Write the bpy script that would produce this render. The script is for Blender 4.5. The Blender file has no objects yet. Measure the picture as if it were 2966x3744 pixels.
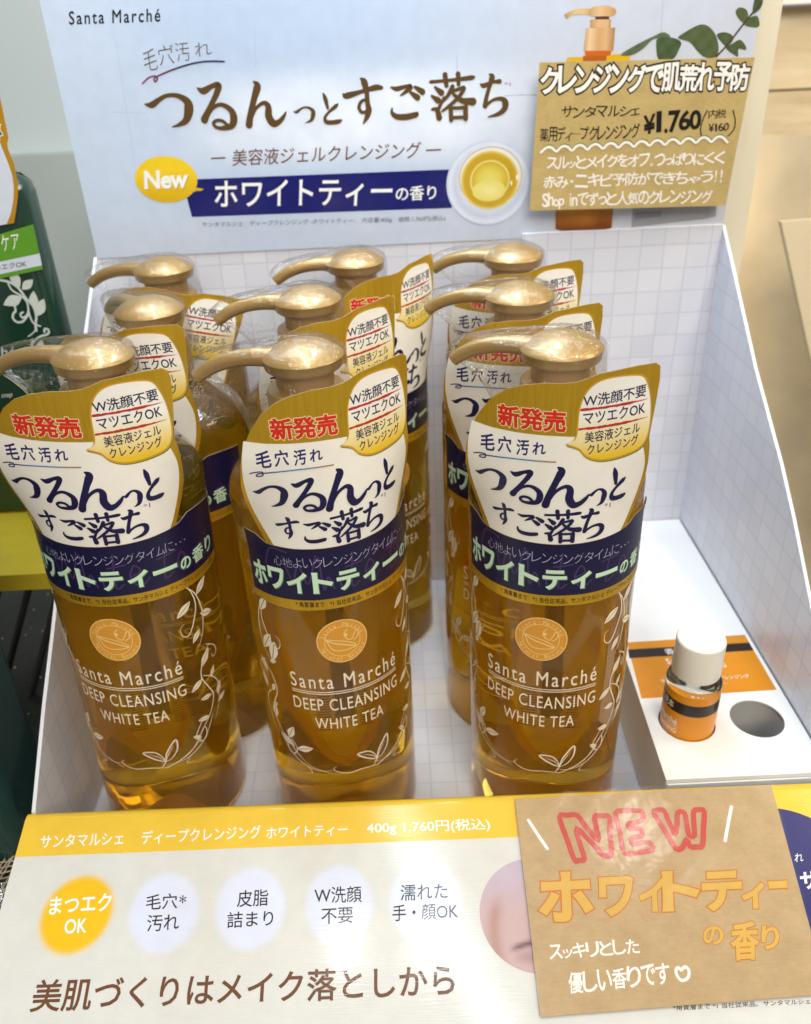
import bpy, math, random
from mathutils import Vector, Matrix
random.seed(7)
S = 0.001                                   # everything below is written in millimetres
sc = bpy.context.scene
COL = sc.collection

# ------------------------------------------------------------------ camera
W0, H0, FPX = 2966.0, 3744.0, 3060.53
CAM = Vector((-7.581, -296.507, 336.315))
CR = Vector((0.99883113, -0.02703681, -0.04006731))
CU = Vector((0.04825056, 0.50841651, 0.85975842))       # re-orthogonalised below
CF = Vector((0.00287425, 0.86068674, -0.50912678)).normalized()
CR = (CR - CF * CR.dot(CF)).normalized()
CU = CR.cross(CF)
cd = bpy.data.cameras.new('camera')
cam = bpy.data.objects.new('camera', cd); COL.objects.link(cam)
cam.matrix_world = Matrix(((CR.x, CU.x, -CF.x, CAM.x * S), (CR.y, CU.y, -CF.y, CAM.y * S),
                           (CR.z, CU.z, -CF.z, CAM.z * S), (0, 0, 0, 1)))
cd.sensor_fit = 'HORIZONTAL'; cd.sensor_width = 36.0; cd.lens = 36.0 * FPX / W0
cd.clip_start = 0.01; cd.clip_end = 50
cd.dof.use_dof = True; cd.dof.focus_distance = 0.312; cd.dof.aperture_fstop = 16.0
sc.camera = cam

# ------------------------------------------------------------------ light of the shop
world = bpy.data.worlds.new('World'); sc.world = world; world.use_nodes = True
bg = world.node_tree.nodes['Background']
bg.inputs[0].default_value = (1.0, 0.97, 0.93, 1); bg.inputs[1].default_value = 0.23

def area(name, loc, aim, sx, sy, power, col):
    l = bpy.data.lights.new(name, 'AREA'); l.shape = 'RECTANGLE'; l.size = sx * S; l.size_y = sy * S
    l.energy = power; l.color = col
    o = bpy.data.objects.new(name, l); COL.objects.link(o)
    o.location = Vector(loc) * S
    o.rotation_euler = (Vector(aim) - Vector(loc)).to_track_quat('-Z', 'Y').to_euler()
    return o
area('shelf_led_strip', (-40, 42, 660), (0, 60, 100), 640, 34, 1.35, (0.70, 0.85, 1.0))
area('shelf_led_back', (-120, 95, 640), (-80, 176, 250), 380, 30, 0.5, (0.62, 0.80, 1.0))
area('right_wall_fill_cool', (40, 130, 560), (176, 120, 190), 120, 40, 0.55, (0.55, 0.76, 1.0))  # added cool lamp that tints the right side wall
area('front_fill_warm', (300, -1700, 1500), (20, 0, 80), 900, 800, 29.0, (1.0, 0.91, 0.79))  # broad warm lamp added in front as general fill
area('ceiling_spot_near', (-76, -150, 720), (-37, -105, 34), 8, 8, 0.22, (1.0, 0.97, 0.92))
area('ceiling_spot_far', (15, -156, 720), (-6, -107, 33), 8, 8, 0.19, (1.0, 0.97, 0.92))
area('ceiling_spot_right', (258, -45, 720), (80, -70, 44), 26, 14, 0.3, (1.0, 0.97, 0.92))
area('shelf_led_edge', (-20, 166, 478), (-10, 20, 200), 560, 8, 0.34, (0.86, 0.93, 1.0))
area('right_cloth_fill_warm', (760, 40, 820), (440, 440, 150), 400, 300, 4.0, (1.0, 0.86, 0.62))  # unseen warm lamp added to light the cloth at the right

sc.view_settings.view_transform = 'Standard'; sc.view_settings.look = 'None'
sc.view_settings.exposure = 0.15; sc.view_settings.gamma = 1.0
sc.view_settings.use_curve_mapping = False
cy = sc.cycles
cy.use_denoising = True
cy.max_bounces = 18; cy.transmission_bounces = 18; cy.transparent_max_bounces = 40
cy.glossy_bounces = 8; cy.diffuse_bounces = 5
cy.sample_clamp_indirect = 6.0; cy.blur_glossy = 0.3

# ------------------------------------------------------------------ small helpers
def lin(h):
    h = h.lstrip('#')
    v = [int(h[i:i + 2], 16) / 255 for i in (0, 2, 4)]
    return tuple(c / 12.92 if c <= .04045 else ((c + .055) / 1.055) ** 2.4 for c in v)
def mixc(a, b, t): return tuple(a[i] + (b[i] - a[i]) * t for i in range(3))
def ray(x, y): return (CF + CR * ((x - W0 / 2) / FPX) - CU * ((y - H0 / 2) / FPX)).normalized()

class Plane:
    """A flat board in the scene: origin, two axes along it; px() tells where a picture point lies on it."""
    def __init__(s, o, ux, uy):
        s.o = Vector(o); s.ux = Vector(ux).normalized(); s.uy = Vector(uy)
        s.uy = (s.uy - s.ux * s.uy.dot(s.ux)).normalized(); s.n = s.ux.cross(s.uy)
    def px(s, x, y):
        d = ray(x, y); p = CAM + d * ((s.o - CAM).dot(s.n) / d.dot(s.n)) - s.o
        return (p.dot(s.ux), p.dot(s.uy))
    def __call__(s, u, v, off=0.0): return s.o + s.ux * u + s.uy * v + s.n * off

def smooth(t): t = max(0.0, min(1.0, t)); return t * t * (3 - 2 * t)

# ------------------------------------------------------------------ materials
MATS = {}
def nodes(name):
    m = bpy.data.materials.new(name); m.use_nodes = True
    nt = m.node_tree; return m, nt, nt.nodes['Principled BSDF']
def link(nt, a, b): nt.links.new(a, b)
def coords(nt, scale=(1, 1, 1), kind='Object'):
    tc = nt.nodes.new('ShaderNodeTexCoord'); mp = nt.nodes.new('ShaderNodeMapping')
    mp.inputs['Scale'].default_value = scale; link(nt, tc.outputs[kind], mp.inputs[0]); return mp.outputs[0]
def noise(nt, vec, scale, detail=3, rough=.5):
    n = nt.nodes.new('ShaderNodeTexNoise'); n.inputs['Scale'].default_value = scale
    n.inputs['Detail'].default_value = detail; n.inputs['Roughness'].default_value = rough
    if vec: link(nt, vec, n.inputs['Vector'])
    return n.outputs['Fac']
def bump(nt, fac, bsdf, strength, dist):
    b = nt.nodes.new('ShaderNodeBump'); b.inputs['Strength'].default_value = strength
    b.inputs['Distance'].default_value = dist; link(nt, fac, b.inputs['Height'])
    link(nt, b.outputs[0], bsdf.inputs['Normal']); return b
def ramp(nt, fac, stops):
    r = nt.nodes.new('ShaderNodeValToRGB'); e = r.color_ramp.elements
    while len(e) < len(stops): e.new(0.5)
    for i, (p, c) in enumerate(stops): e[i].position = p; e[i].color = (*c, 1)
    link(nt, fac, r.inputs[0]); return r.outputs[0]
def mixrgb(nt, fac, a, b, mode='MIX'):
    m = nt.nodes.new('ShaderNodeMix'); m.data_type = 'RGBA'; m.blend_type = mode
    for sock, v in ((m.inputs[0], fac), (m.inputs[6], a), (m.inputs[7], b)):
        if hasattr(v, 'links'): link(nt, v, sock)
        elif isinstance(v, (int, float)): sock.default_value = v
        else: sock.default_value = (*v, 1)
    return m.outputs[2]
def math_n(nt, op, a, b=None, clamp=False):
    m = nt.nodes.new('ShaderNodeMath'); m.operation = op; m.use_clamp = clamp
    for i, v in enumerate((a, b)):
        if v is None: continue
        if hasattr(v, 'links'): link(nt, v, m.inputs[i])
        else: m.inputs[i].default_value = v
    return m.outputs[0]

def plain(name, col, rough=.5, metal=0.0, spec=.5, grain=0.0, gscale=300, bumps=0.0, bscale=400, coat=0):
    m, nt, b = nodes(name)
    b.inputs['Base Color'].default_value = (*col, 1); b.inputs['Roughness'].default_value = rough
    b.inputs['Metallic'].default_value = metal; b.inputs['Specular IOR Level'].default_value = spec
    b.inputs['Coat Weight'].default_value = coat; b.inputs['Coat Roughness'].default_value = .08
    v = coords(nt)
    if grain:
        n = noise(nt, v, gscale, 4)
        link(nt, mixrgb(nt, n, tuple(c * (1 - grain) for c in col), tuple(min(1, c * (1 + grain)) for c in col)), b.inputs['Base Color'])
    if bumps: bump(nt, noise(nt, v, bscale, 2), b, bumps, .0004)
    return m

def ink(name, rough=.4, spec=.4, linen=False, bumps=.05, bscale=500, coat=0.0, metal=0.0):
    """Print: takes its colour from the mesh's colour attribute."""
    m, nt, b = nodes(name)
    a = nt.nodes.new('ShaderNodeAttribute'); a.attribute_name = 'Col'
    v = coords(nt)
    n = noise(nt, v, 130, 4)
    c = mixrgb(nt, 1.0, a.outputs['Color'], ramp(nt, n, [(.3, (.94, .94, .94)), (.7, (1, 1, 1))]), 'MULTIPLY')
    link(nt, c, b.inputs['Base Color'])
    b.inputs['Roughness'].default_value = rough; b.inputs['Specular IOR Level'].default_value = spec
    b.inputs['Coat Weight'].default_value = coat; b.inputs['Coat Roughness'].default_value = .12
    b.inputs['Metallic'].default_value = metal
    if linen:
        v2 = coords(nt, (110, 1250, 1250)); n2 = noise(nt, v2, 1.0, 2, .6)
        v3 = coords(nt, (300, 700, 700)); n3 = noise(nt, v3, 1.0, 2)
        h = math_n(nt, 'ADD', n2, math_n(nt, 'MULTIPLY', n3, .35))
        bump(nt, h, b, .5, .0003); b.inputs['Coat Weight'].default_value = .45; b.inputs['Coat Roughness'].default_value = .11; bc = nt.nodes.new('ShaderNodeBump'); bc.inputs['Strength'].default_value = .12; bc.inputs['Distance'].default_value = .0002; link(nt, h, bc.inputs['Height']); link(nt, bc.outputs[0], b.inputs['Coat Normal'])
    elif bumps: bump(nt, noise(nt, v, bscale, 2), b, bumps, .0003)
    return m
M_INK = ink('printed_card', .34, .45)
M_LINEN = ink('linen_embossed_print', .5, .25, linen=True)
M_HEADER = ink('header_print', .22, .5, bumps=.02, bscale=40, coat=.15)
M_KRAFT = None
def kraft(name, a, b_):
    m, nt, b = nodes(name)
    at = nt.nodes.new('ShaderNodeAttribute'); at.attribute_name = 'Col'
    v = coords(nt); n = noise(nt, v, 90, 8, .75); n2 = noise(nt, coords(nt, (300, 1500, 900)), 1, 3)
    c = mixrgb(nt, 1.0, at.outputs['Color'], ramp(nt, n, [(.3, (.80, .78, .74)), (.7, (1, 1, 1))]), 'MULTIPLY')
    c = mixrgb(nt, 1.0, c, ramp(nt, n2, [(.3, (.93, .92, .9)), (.7, (1, 1, 1))]), 'MULTIPLY')
    link(nt, c, b.inputs['Base Color']); b.inputs['Roughness'].default_value = a; b.inputs['Specular IOR Level'].default_value = b_
    return m
M_KRAFT = kraft('kraft_paper', .6, .3)
M_MARKER = ink('marker_ink', .5, .3, bumps=0)

def tile_mat(name, ox, oy, oz, normal):
    """White ceramic-look printed tiles with thin grey joints, 13 mm pitch."""
    m, nt, b = nodes(name)
    tc = nt.nodes.new('ShaderNodeTexCoord'); sp = nt.nodes.new('ShaderNodeSeparateXYZ')
    link(nt, tc.outputs['Object'], sp.inputs[0])
    ax = {'x': (1, 2), 'y': (0, 2), 'z': (0, 1)}[normal]
    of = (ox, oy, oz)
    nz = noise(nt, tc.outputs['Object'], 60, 2)
    lines = []; cells = []
    for i in ax:
        u = math_n(nt, 'DIVIDE', math_n(nt, 'SUBTRACT', sp.outputs[i], of[i] * S), 13 * S)
        u = math_n(nt, 'ADD', u, math_n(nt, 'MULTIPLY', math_n(nt, 'SUBTRACT', nz, .5), .06))
        fr = math_n(nt, 'FRACT', u)
        d = math_n(nt, 'MINIMUM', fr, math_n(nt, 'SUBTRACT', 1.0, fr))      # 0 at the joint
        lines.append(d); cells.append(math_n(nt, 'FLOOR', u))
    dmin = math_n(nt, 'MINIMUM', lines[0], lines[1])
    j = math_n(nt, 'SUBTRACT', 1.0, math_n(nt, 'DIVIDE', dmin, .05), True)   # 1 in the joint
    cv = nt.nodes.new('ShaderNodeCombineXYZ'); link(nt, cells[0], cv.inputs[0]); link(nt, cells[1], cv.inputs[1])
    wn = nt.nodes.new('ShaderNodeTexWhiteNoise'); link(nt, cv.outputs[0], wn.inputs['Vector'])
    tone = ramp(nt, wn.outputs['Value'], [(0, (.64, .655, .725)), (1, (.70, .71, .77))])
    col = mixrgb(nt, math_n(nt, 'MULTIPLY', j, .40), tone, (.37, .385, .49))
    link(nt, col, b.inputs['Base Color'])
    b.inputs['Roughness'].default_value = .28; b.inputs['Specular IOR Level'].default_value = .4
    hb = math_n(nt, 'SUBTRACT', math_n(nt, 'MULTIPLY', wn.outputs['Value'], .0), j)
    bump(nt, hb, b, .12, .0004)
    return m

def translucent_sheet(name):
    m = bpy.data.materials.new(name); m.use_nodes = True; nt = m.node_tree; nt.nodes.clear()
    out = nt.nodes.new('ShaderNodeOutputMaterial'); a = nt.nodes.new('ShaderNodeAttribute'); a.attribute_name = 'Col'
    d = nt.nodes.new('ShaderNodeBsdfDiffuse'); t = nt.nodes.new('ShaderNodeBsdfTranslucent'); mx = nt.nodes.new('ShaderNodeMixShader')
    mx.inputs[0].default_value = .5
    link(nt, a.outputs['Color'], d.inputs[0]); link(nt, a.outputs['Color'], t.inputs[0])
    link(nt, d.outputs[0], mx.inputs[1]); link(nt, t.outputs[0], mx.inputs[2]); link(nt, mx.outputs[0], out.inputs[0]); return m
M_UPATCH = translucent_sheet('refraction_patch_sheet')
def glass(name, col=(1, 1, 1), rough=.0, ior=1.45):
    m, nt, b = nodes(name)
    b.inputs['Base Color'].default_value = (*col, 1); b.inputs['Roughness'].default_value = rough
    b.inputs['IOR'].default_value = ior; b.inputs['Transmission Weight'].default_value = 1
    return m
M_PET = glass('clear_bottle_plastic', (.97, .955, .93), .012, 1.40)

def liquid(name, col, dens, scat=None, sd=0, haze=0, hazecol=(1, 1, 1)):
    m = bpy.data.materials.new(name); m.use_nodes = True; nt = m.node_tree; nt.nodes.clear()
    out = nt.nodes.new('ShaderNodeOutputMaterial'); t = nt.nodes.new('ShaderNodeBsdfTransparent')
    if haze:
        df = nt.nodes.new('ShaderNodeBsdfDiffuse'); df.inputs[0].default_value = (*hazecol, 1)
        tl = nt.nodes.new('ShaderNodeBsdfTranslucent'); tl.inputs[0].default_value = (*hazecol, 1)
        m1 = nt.nodes.new('ShaderNodeMixShader'); m1.inputs[0].default_value = .45; m2 = nt.nodes.new('ShaderNodeMixShader'); m2.inputs[0].default_value = haze
        link(nt, df.outputs[0], m1.inputs[1]); link(nt, tl.outputs[0], m1.inputs[2]); link(nt, t.outputs[0], m2.inputs[1]); link(nt, m1.outputs[0], m2.inputs[2])
        link(nt, m2.outputs[0], out.inputs['Surface'])
    else: link(nt, t.outputs[0], out.inputs['Surface'])
    va = nt.nodes.new('ShaderNodeVolumeAbsorption'); va.inputs['Color'].default_value = (*col, 1)
    va.inputs['Density'].default_value = dens
    if sd:
        vs = nt.nodes.new('ShaderNodeVolumeScatter'); vs.inputs['Color'].default_value = (*scat, 1); vs.inputs['Density'].default_value = sd
        ad = nt.nodes.new('ShaderNodeAddShader'); link(nt, va.outputs[0], ad.inputs[0]); link(nt, vs.outputs[0], ad.inputs[1])
        link(nt, ad.outputs[0], out.inputs['Volume'])
    else: link(nt, va.outputs[0], out.inputs['Volume'])
    return m
M_GEL = liquid('amber_cleansing_gel', (.95, .835, .11), 33, haze=.17, hazecol=(.82, .54, .03))

def film(name, amount=.10, bs=.25, bscale=220, tint=(1, 1, 1), rough=.07):
    m = bpy.data.materials.new(name); m.use_nodes = True; nt = m.node_tree; nt.nodes.clear()
    out = nt.nodes.new('ShaderNodeOutputMaterial'); t = nt.nodes.new('ShaderNodeBsdfTransparent')
    t.inputs[0].default_value = (*tint, 1)
    g = nt.nodes.new('ShaderNodeBsdfGlossy'); g.inputs['Roughness'].default_value = rough
    mx = nt.nodes.new('ShaderNodeMixShader'); fr = nt.nodes.new('ShaderNodeFresnel'); fr.inputs[0].default_value = 1.35
    v = coords(nt); h = noise(nt, v, bscale, 3, .6)
    b = nt.nodes.new('ShaderNodeBump'); b.inputs['Strength'].default_value = bs; b.inputs['Distance'].default_value = .002
    link(nt, h, b.inputs['Height']); link(nt, b.outputs[0], g.inputs['Normal']); link(nt, b.outputs[0], fr.inputs['Normal'])
    f = math_n(nt, 'MINIMUM', math_n(nt, 'ADD', math_n(nt, 'MULTIPLY', fr.outputs[0], .6), amount * .2, True), .4)
    link(nt, f, mx.inputs[0]); link(nt, t.outputs[0], mx.inputs[1]); link(nt, g.outputs[0], mx.inputs[2])
    link(nt, mx.outputs[0], out.inputs['Surface']); return m
M_FILM = film('shrink_film', .20, .8, 260, rough=.05)
M_LAM = film('laminate_film', .05, .10, 70, rough=.17)
M_BAG = film('clear_bag', .3, .6, 120)

def gold_foil(name, c1, c2, rough, metal):
    m, nt, b = nodes(name)
    n = noise(nt, coords(nt, (900, 900, 60)), 1, 3)
    link(nt, ramp(nt, n, [(.3, c1), (.7, c2)]), b.inputs['Base Color'])
    b.inputs['Roughness'].default_value = rough; b.inputs['Metallic'].default_value = metal
    return m
M_GOLD = gold_foil('gold_foil_board', (.60, .355, .02), (.68, .42, .03), .34, .6)
M_PUMP = plain('pearl_gold_plastic', (.41, .25, .075), .40, .45, .5, .08, 500, coat=.5)
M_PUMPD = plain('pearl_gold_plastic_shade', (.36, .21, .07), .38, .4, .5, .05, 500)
M_CARD = plain('white_cardboard', (.80, .785, .75), .55, 0, .3, .02, 200, .05, 600)
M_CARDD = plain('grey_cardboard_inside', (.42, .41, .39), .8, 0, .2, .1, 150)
M_CAP = plain('ivory_cap_plastic', (.80, .775, .69), .33, 0, .5, .01, 200)
M_GREENBODY = plain('dark_green_bottle', (.008, .035, .020), .16, 0, .5, .3, 25, coat=.4)
M_GREENBODY2 = plain('teal_green_bottle', (.015, .052, .045), .2, 0, .5, .3, 25, coat=.4)

# ------------------------------------------------------------------ 2-D shapes
def _mesh_polys(ob):
    bpy.context.view_layer.update()
    dg = bpy.context.evaluated_depsgraph_get()
    me = bpy.data.meshes.new_from_object(ob.evaluated_get(dg))
    vs = [(v.co.x, v.co.y) for v in me.vertices]
    ps = [[vs[i] for i in p.vertices] for p in me.polygons]
    d = ob.data; bpy.data.objects.remove(ob); bpy.data.curves.remove(d); bpy.data.meshes.remove(me)
    return ps
_tc = {}
class Polys(list): rim = 0
def thicken(ps, w):
    """Heavier lettering: a rim of quads along the outline of every glyph, listed after the glyph faces."""
    key = lambda p: (round(p[0], 5), round(p[1], 5)); E = {}
    for q in ps:
        for i in range(len(q)):
            a, b = key(q[i]), key(q[(i + 1) % len(q)])
            if a == b: continue
            if (b, a) in E: del E[(b, a)]
            else: E[(a, b)] = 1
    sg = 1 if sum(q[i][0] * q[(i + 1) % len(q)][1] - q[(i + 1) % len(q)][0] * q[i][1] for q in ps for i in range(len(q))) > 0 else -1
    N = {}
    for a, b in E:
        dx, dy = b[0] - a[0], b[1] - a[1]; l = math.hypot(dx, dy); n = (dy / l * sg, -dx / l * sg)
        for p in (a, b): N.setdefault(p, []).append(n)
    def off(p):
        ns = N[p]; x = sum(n[0] for n in ns); y = sum(n[1] for n in ns); l = math.hypot(x, y) or 1e-9
        c = max(.55, (x * ns[0][0] + y * ns[0][1]) / l)
        return (p[0] + x / l * w / c, p[1] + y / l * w / c)
    out = Polys(ps); out.rim = len(ps)
    for a, b in E: out.append([a, b, off(b), off(a)])
    return out
def text_polys(s, bold=0.0, space=1.0):
    k = (s, bold, space)
    if k not in _tc and bold > 0: _tc[k] = thicken(text_polys(s, 0.0, space), bold)
    if k not in _tc:
        c = bpy.data.curves.new('t', 'FONT'); c.body = s; c.size = 1; c.resolution_u = 3; c.offset = bold
        c.space_character = space; c.dimensions = '2D'; c.fill_mode = 'FRONT'
        o = bpy.data.objects.new('t', c); COL.objects.link(o)
        _tc[k] = _mesh_polys(o)
    return _tc[k]
def fill_loops(loops):
    """Filled 2-D area between closed loops (inner loops are holes)."""
    c = bpy.data.curves.new('f', 'CURVE'); c.dimensions = '2D'; c.fill_mode = 'FRONT'
    for L in loops:
        sp = c.splines.new('POLY'); sp.points.add(len(L) - 1); sp.use_cyclic_u = True
        for p, q in zip(sp.points, L): p.co = (q[0], q[1], 0, 1)
    o = bpy.data.objects.new('f', c); COL.objects.link(o)
    return _mesh_polys(o)
def bbox(ps):
    xs = [p[0] for q in ps for p in q]; ys = [p[1] for q in ps for p in q]
    return min(xs), min(ys), max(xs), max(ys)
def split(ps, axis, step):
    out = []
    for q in ps:
        stack = [q]
        lo = min(p[axis] for p in q); hi = max(p[axis] for p in q)
        k0, k1 = math.floor(lo / step + 1e-6), math.ceil(hi / step - 1e-6)
        cur = q
        for k in range(k0 + 1, k1):
            c = k * step; A = []; B = []
            for i in range(len(cur)):
                p, r = cur[i], cur[(i + 1) % len(cur)]
                dp, dr = p[axis] - c, r[axis] - c
                (A if dp <= 0 else B).append(p)
                if dp == 0: B.append(p)
                if dp * dr < 0:
                    t = dp / (dp - dr); x = (p[0] + (r[0] - p[0]) * t, p[1] + (r[1] - p[1]) * t)
                    A.append(x); B.append(x)
            if len(A) >= 3: out.append(A)
            cur = B
            if len(cur) < 3: break
        if len(cur) >= 3: out.append(cur)
    return out
def affine(ps, q0, q1, q2, box=None):
    """Map the ink box of the shapes on to the corner points bottom-left, bottom-right, top-left."""
    x0, y0, x1, y1 = box or bbox(ps)
    w, h = max(1e-9, x1 - x0), max(1e-9, y1 - y0)
    ax = (q1[0] - q0[0], q1[1] - q0[1]); ay = (q2[0] - q0[0], q2[1] - q0[1])
    f = lambda p: (q0[0] + ax[0] * (p[0] - x0) / w + ay[0] * (p[1] - y0) / h, q0[1] + ax[1] * (p[0] - x0) / w + ay[1] * (p[1] - y0) / h)
    o = Polys([f(p) for p in q] for q in ps); o.rim = getattr(ps, 'rim', 0); return o
def catmull(pts, n=6, closed=False):
    P = list(pts); out = []; m = len(P)
    rng = range(m if closed else m - 1)
    for i in rng:
        a, b = (P[(i - 1) % m] if closed or i else P[0]), P[i]
        c = P[(i + 1) % m]; d = P[(i + 2) % m] if closed or i + 2 < m else P[-1]
        for j in range(n):
            t = j / n
            out.append(tuple(.5 * (2 * b[k] + (c[k] - a[k]) * t + (2 * a[k] - 5 * b[k] + 4 * c[k] - d[k]) * t * t + (3 * b[k] - a[k] - 3 * c[k] + d[k]) * t ** 3) for k in range(len(b))))
    if not closed: out.append(tuple(P[-1]))
    return out
def stroke(pts, w=None, n=6, closed=False, curve=True):
    """Brush stroke: pts are (x, y) with one width, or (x, y, width)."""
    P = [(p[0], p[1], p[2] if len(p) > 2 else w) for p in pts]
    P = catmull(P, n, closed) if curve else P
    L = []; R = []; m = len(P)
    for i, (x, y, ww) in enumerate(P):
        a = P[(i - 1) % m] if closed else P[max(0, i - 1)]; b = P[(i + 1) % m] if closed else P[min(m - 1, i + 1)]
        dx, dy = b[0] - a[0], b[1] - a[1]; l = math.hypot(dx, dy) or 1e-9
        nx, ny = -dy / l * ww / 2, dx / l * ww / 2
        L.append((x + nx, y + ny)); R.append((x - nx, y - ny))
    out = []
    for i in range(m if closed else m - 1):
        j = (i + 1) % m
        out.append([R[i], R[j], L[j], L[i]])
    if not closed:
        for (x, y, ww), (x2, y2, _) in ((P[0], P[1]), (P[-1], P[-2])):
            a0 = math.atan2(y - y2, x - x2)
            out.append([(x + math.cos(a0 + t) * ww / 2, y + math.sin(a0 + t) * ww / 2) for t in (-1.57, -1.05, -.52, 0, .52, 1.05, 1.57)])
    return out
def ellipse(c, a, b, n=48):
    return [(c[0] + a[0] * math.cos(t) + b[0] * math.sin(t), c[1] + a[1] * math.cos(t) + b[1] * math.sin(t)) for t in [2 * math.pi * i / n for i in range(n)]]
def leaf(x, y, ang, ln, wd=.36):
    ca, sa = math.cos(ang), math.sin(ang)
    up = [(0, 0), (.2, .6), (.45, 1), (.75, .65), (1, 0)]
    pts = catmull([(u, v * wd / 2) for u, v in up], 3) + catmull([(u, -v * wd / 2) for u, v in reversed(up)], 3)[1:-1]
    return [[(x + ln * (u * ca - v * sa), y + ln * (u * sa + v * ca)) for u, v in pts]]

# brush lettering for the headline (unit boxes, y up; third number is the brush width against the box height)
G = {
 'つ': [[(0, .71, .03), (.14, .68, .13), (.31, .82, .1), (.5, .93, .08), (.72, .91, .1), (.9, .73, .17), (.91, .5, .21), (.82, .2, .15), (.66, .07, .08), (.5, .01, .02)]],
 'る': [[(.01, .9, .03), (.16, .84, .1), (.42, .93, .07), (.62, .94, .1), (.53, .77, .09), (.29, .5, .08), (.07, .24, .12)],
        [(.07, .24, .1), (.33, .46, .06), (.62, .54, .06), (.88, .42, .09), (.94, .25, .12), (.86, .09, .1), (.62, .04, .07), (.4, .06, .05), (.32, .15, .05), (.43, .21, .05), (.6, .19, .05), (.72, .1, .05)]],
 'ん': [[(.3, .98, .03), (.37, .88, .12), (.26, .62, .1), (.13, .3, .1), (.06, .06, .12)],
        [(.06, .06, .06), (.25, .38, .05), (.47, .52, .06), (.58, .44, .1), (.57, .22, .12), (.66, .07, .12), (.8, .09, .08), (.93, .2, .06), (1., .3, .02)]],
 'と': [[(.1, .97, .03), (.2, .8, .1), (.3, .5, .06)], [(.9, .62, .03), (.75, .55, .09), (.35, .38, .06), (.1, .22, .07), (.15, .08, .1), (.5, .05, .1), (.85, .07, .1), (1, .1, .06)]],
 'す': [[(0, .68, .03), (.09, .64, .1), (.5, .72, .06), (.85, .79, .09), (1, .78, .06)], [(.48, 1, .03), (.56, .92, .11), (.61, .7, .08), (.62, .45, .08), (.64, .3, .1), (.58, .15, .08), (.48, .01, .02)],
        [(.6, .54, .05), (.46, .5, .05), (.39, .38, .06), (.44, .27, .05), (.56, .27, .05), (.63, .37, .05)]],
 'ご': [[(.03, .95, .04), (.2, .9, .1), (.45, .95, .08), (.6, .93, .12), (.45, .8, .08), (.3, .7, .03)], [(.03, .33, .04), (.03, .2, .08), (.17, .09, .12), (.45, .07, .13), (.72, .12, .12), (.76, .14, .1)],
        [(.6, .78, .06), (.7, .7, .1), (.8, .62, .13)], [(.73, .93, .06), (.84, .86, .1), (.95, .78, .13)]],
 '落': [[(0, .84, .05), (.5, .86, .05), (.93, .89, .07), (1, .91, .03)], [(.33, .98, .08), (.36, .75, .07)], [(.63, .98, .08), (.64, .76, .06)], [(.1, .72, .04), (.24, .6, .1)], [(.02, .54, .04), (.16, .44, .1)],
        [(.02, .25, .04), (.13, .24, .07), (.18, .06, .1)], [(.15, .22, .06), (.3, .5, .04)], [(.5, .72, .07), (.4, .55, .06), (.27, .4, .03)],
        [(.44, .62, .05), (.6, .65, .05), (.77, .68, .06), (.62, .47, .06), (.4, .3, .05), (.25, .2, .03)], [(.5, .58, .04), (.7, .42, .08), (.97, .38, .12)],
        [(.45, .27, .07), (.46, .0, .07)], [(.45, .26, .05), (.8, .26, .05)], [(.8, .27, .08), (.8, .02, .08)], [(.46, .05, .05), (.78, .05, .05)]],
 'ち': [[(0, .78, .03), (.12, .74, .08), (.45, .81, .05), (.7, .82, .08)], [(.33, .99, .03), (.42, .92, .1), (.32, .7, .07), (.22, .47, .07), (.17, .27, .09)],
        [(.18, .27, .05), (.48, .4, .05), (.78, .42, .07), (.93, .33, .11), (.9, .18, .1), (.68, .07, .07), (.3, .01, .02)]],
}
G['っ'] = G['つ']
def glyph(ch, w, h):
    ps = []
    for st in G[ch]: ps += stroke([(x * w, y * h, ww * h * 1.38 + .008 * h) for x, y, ww in st], n=6)
    return ps

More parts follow.
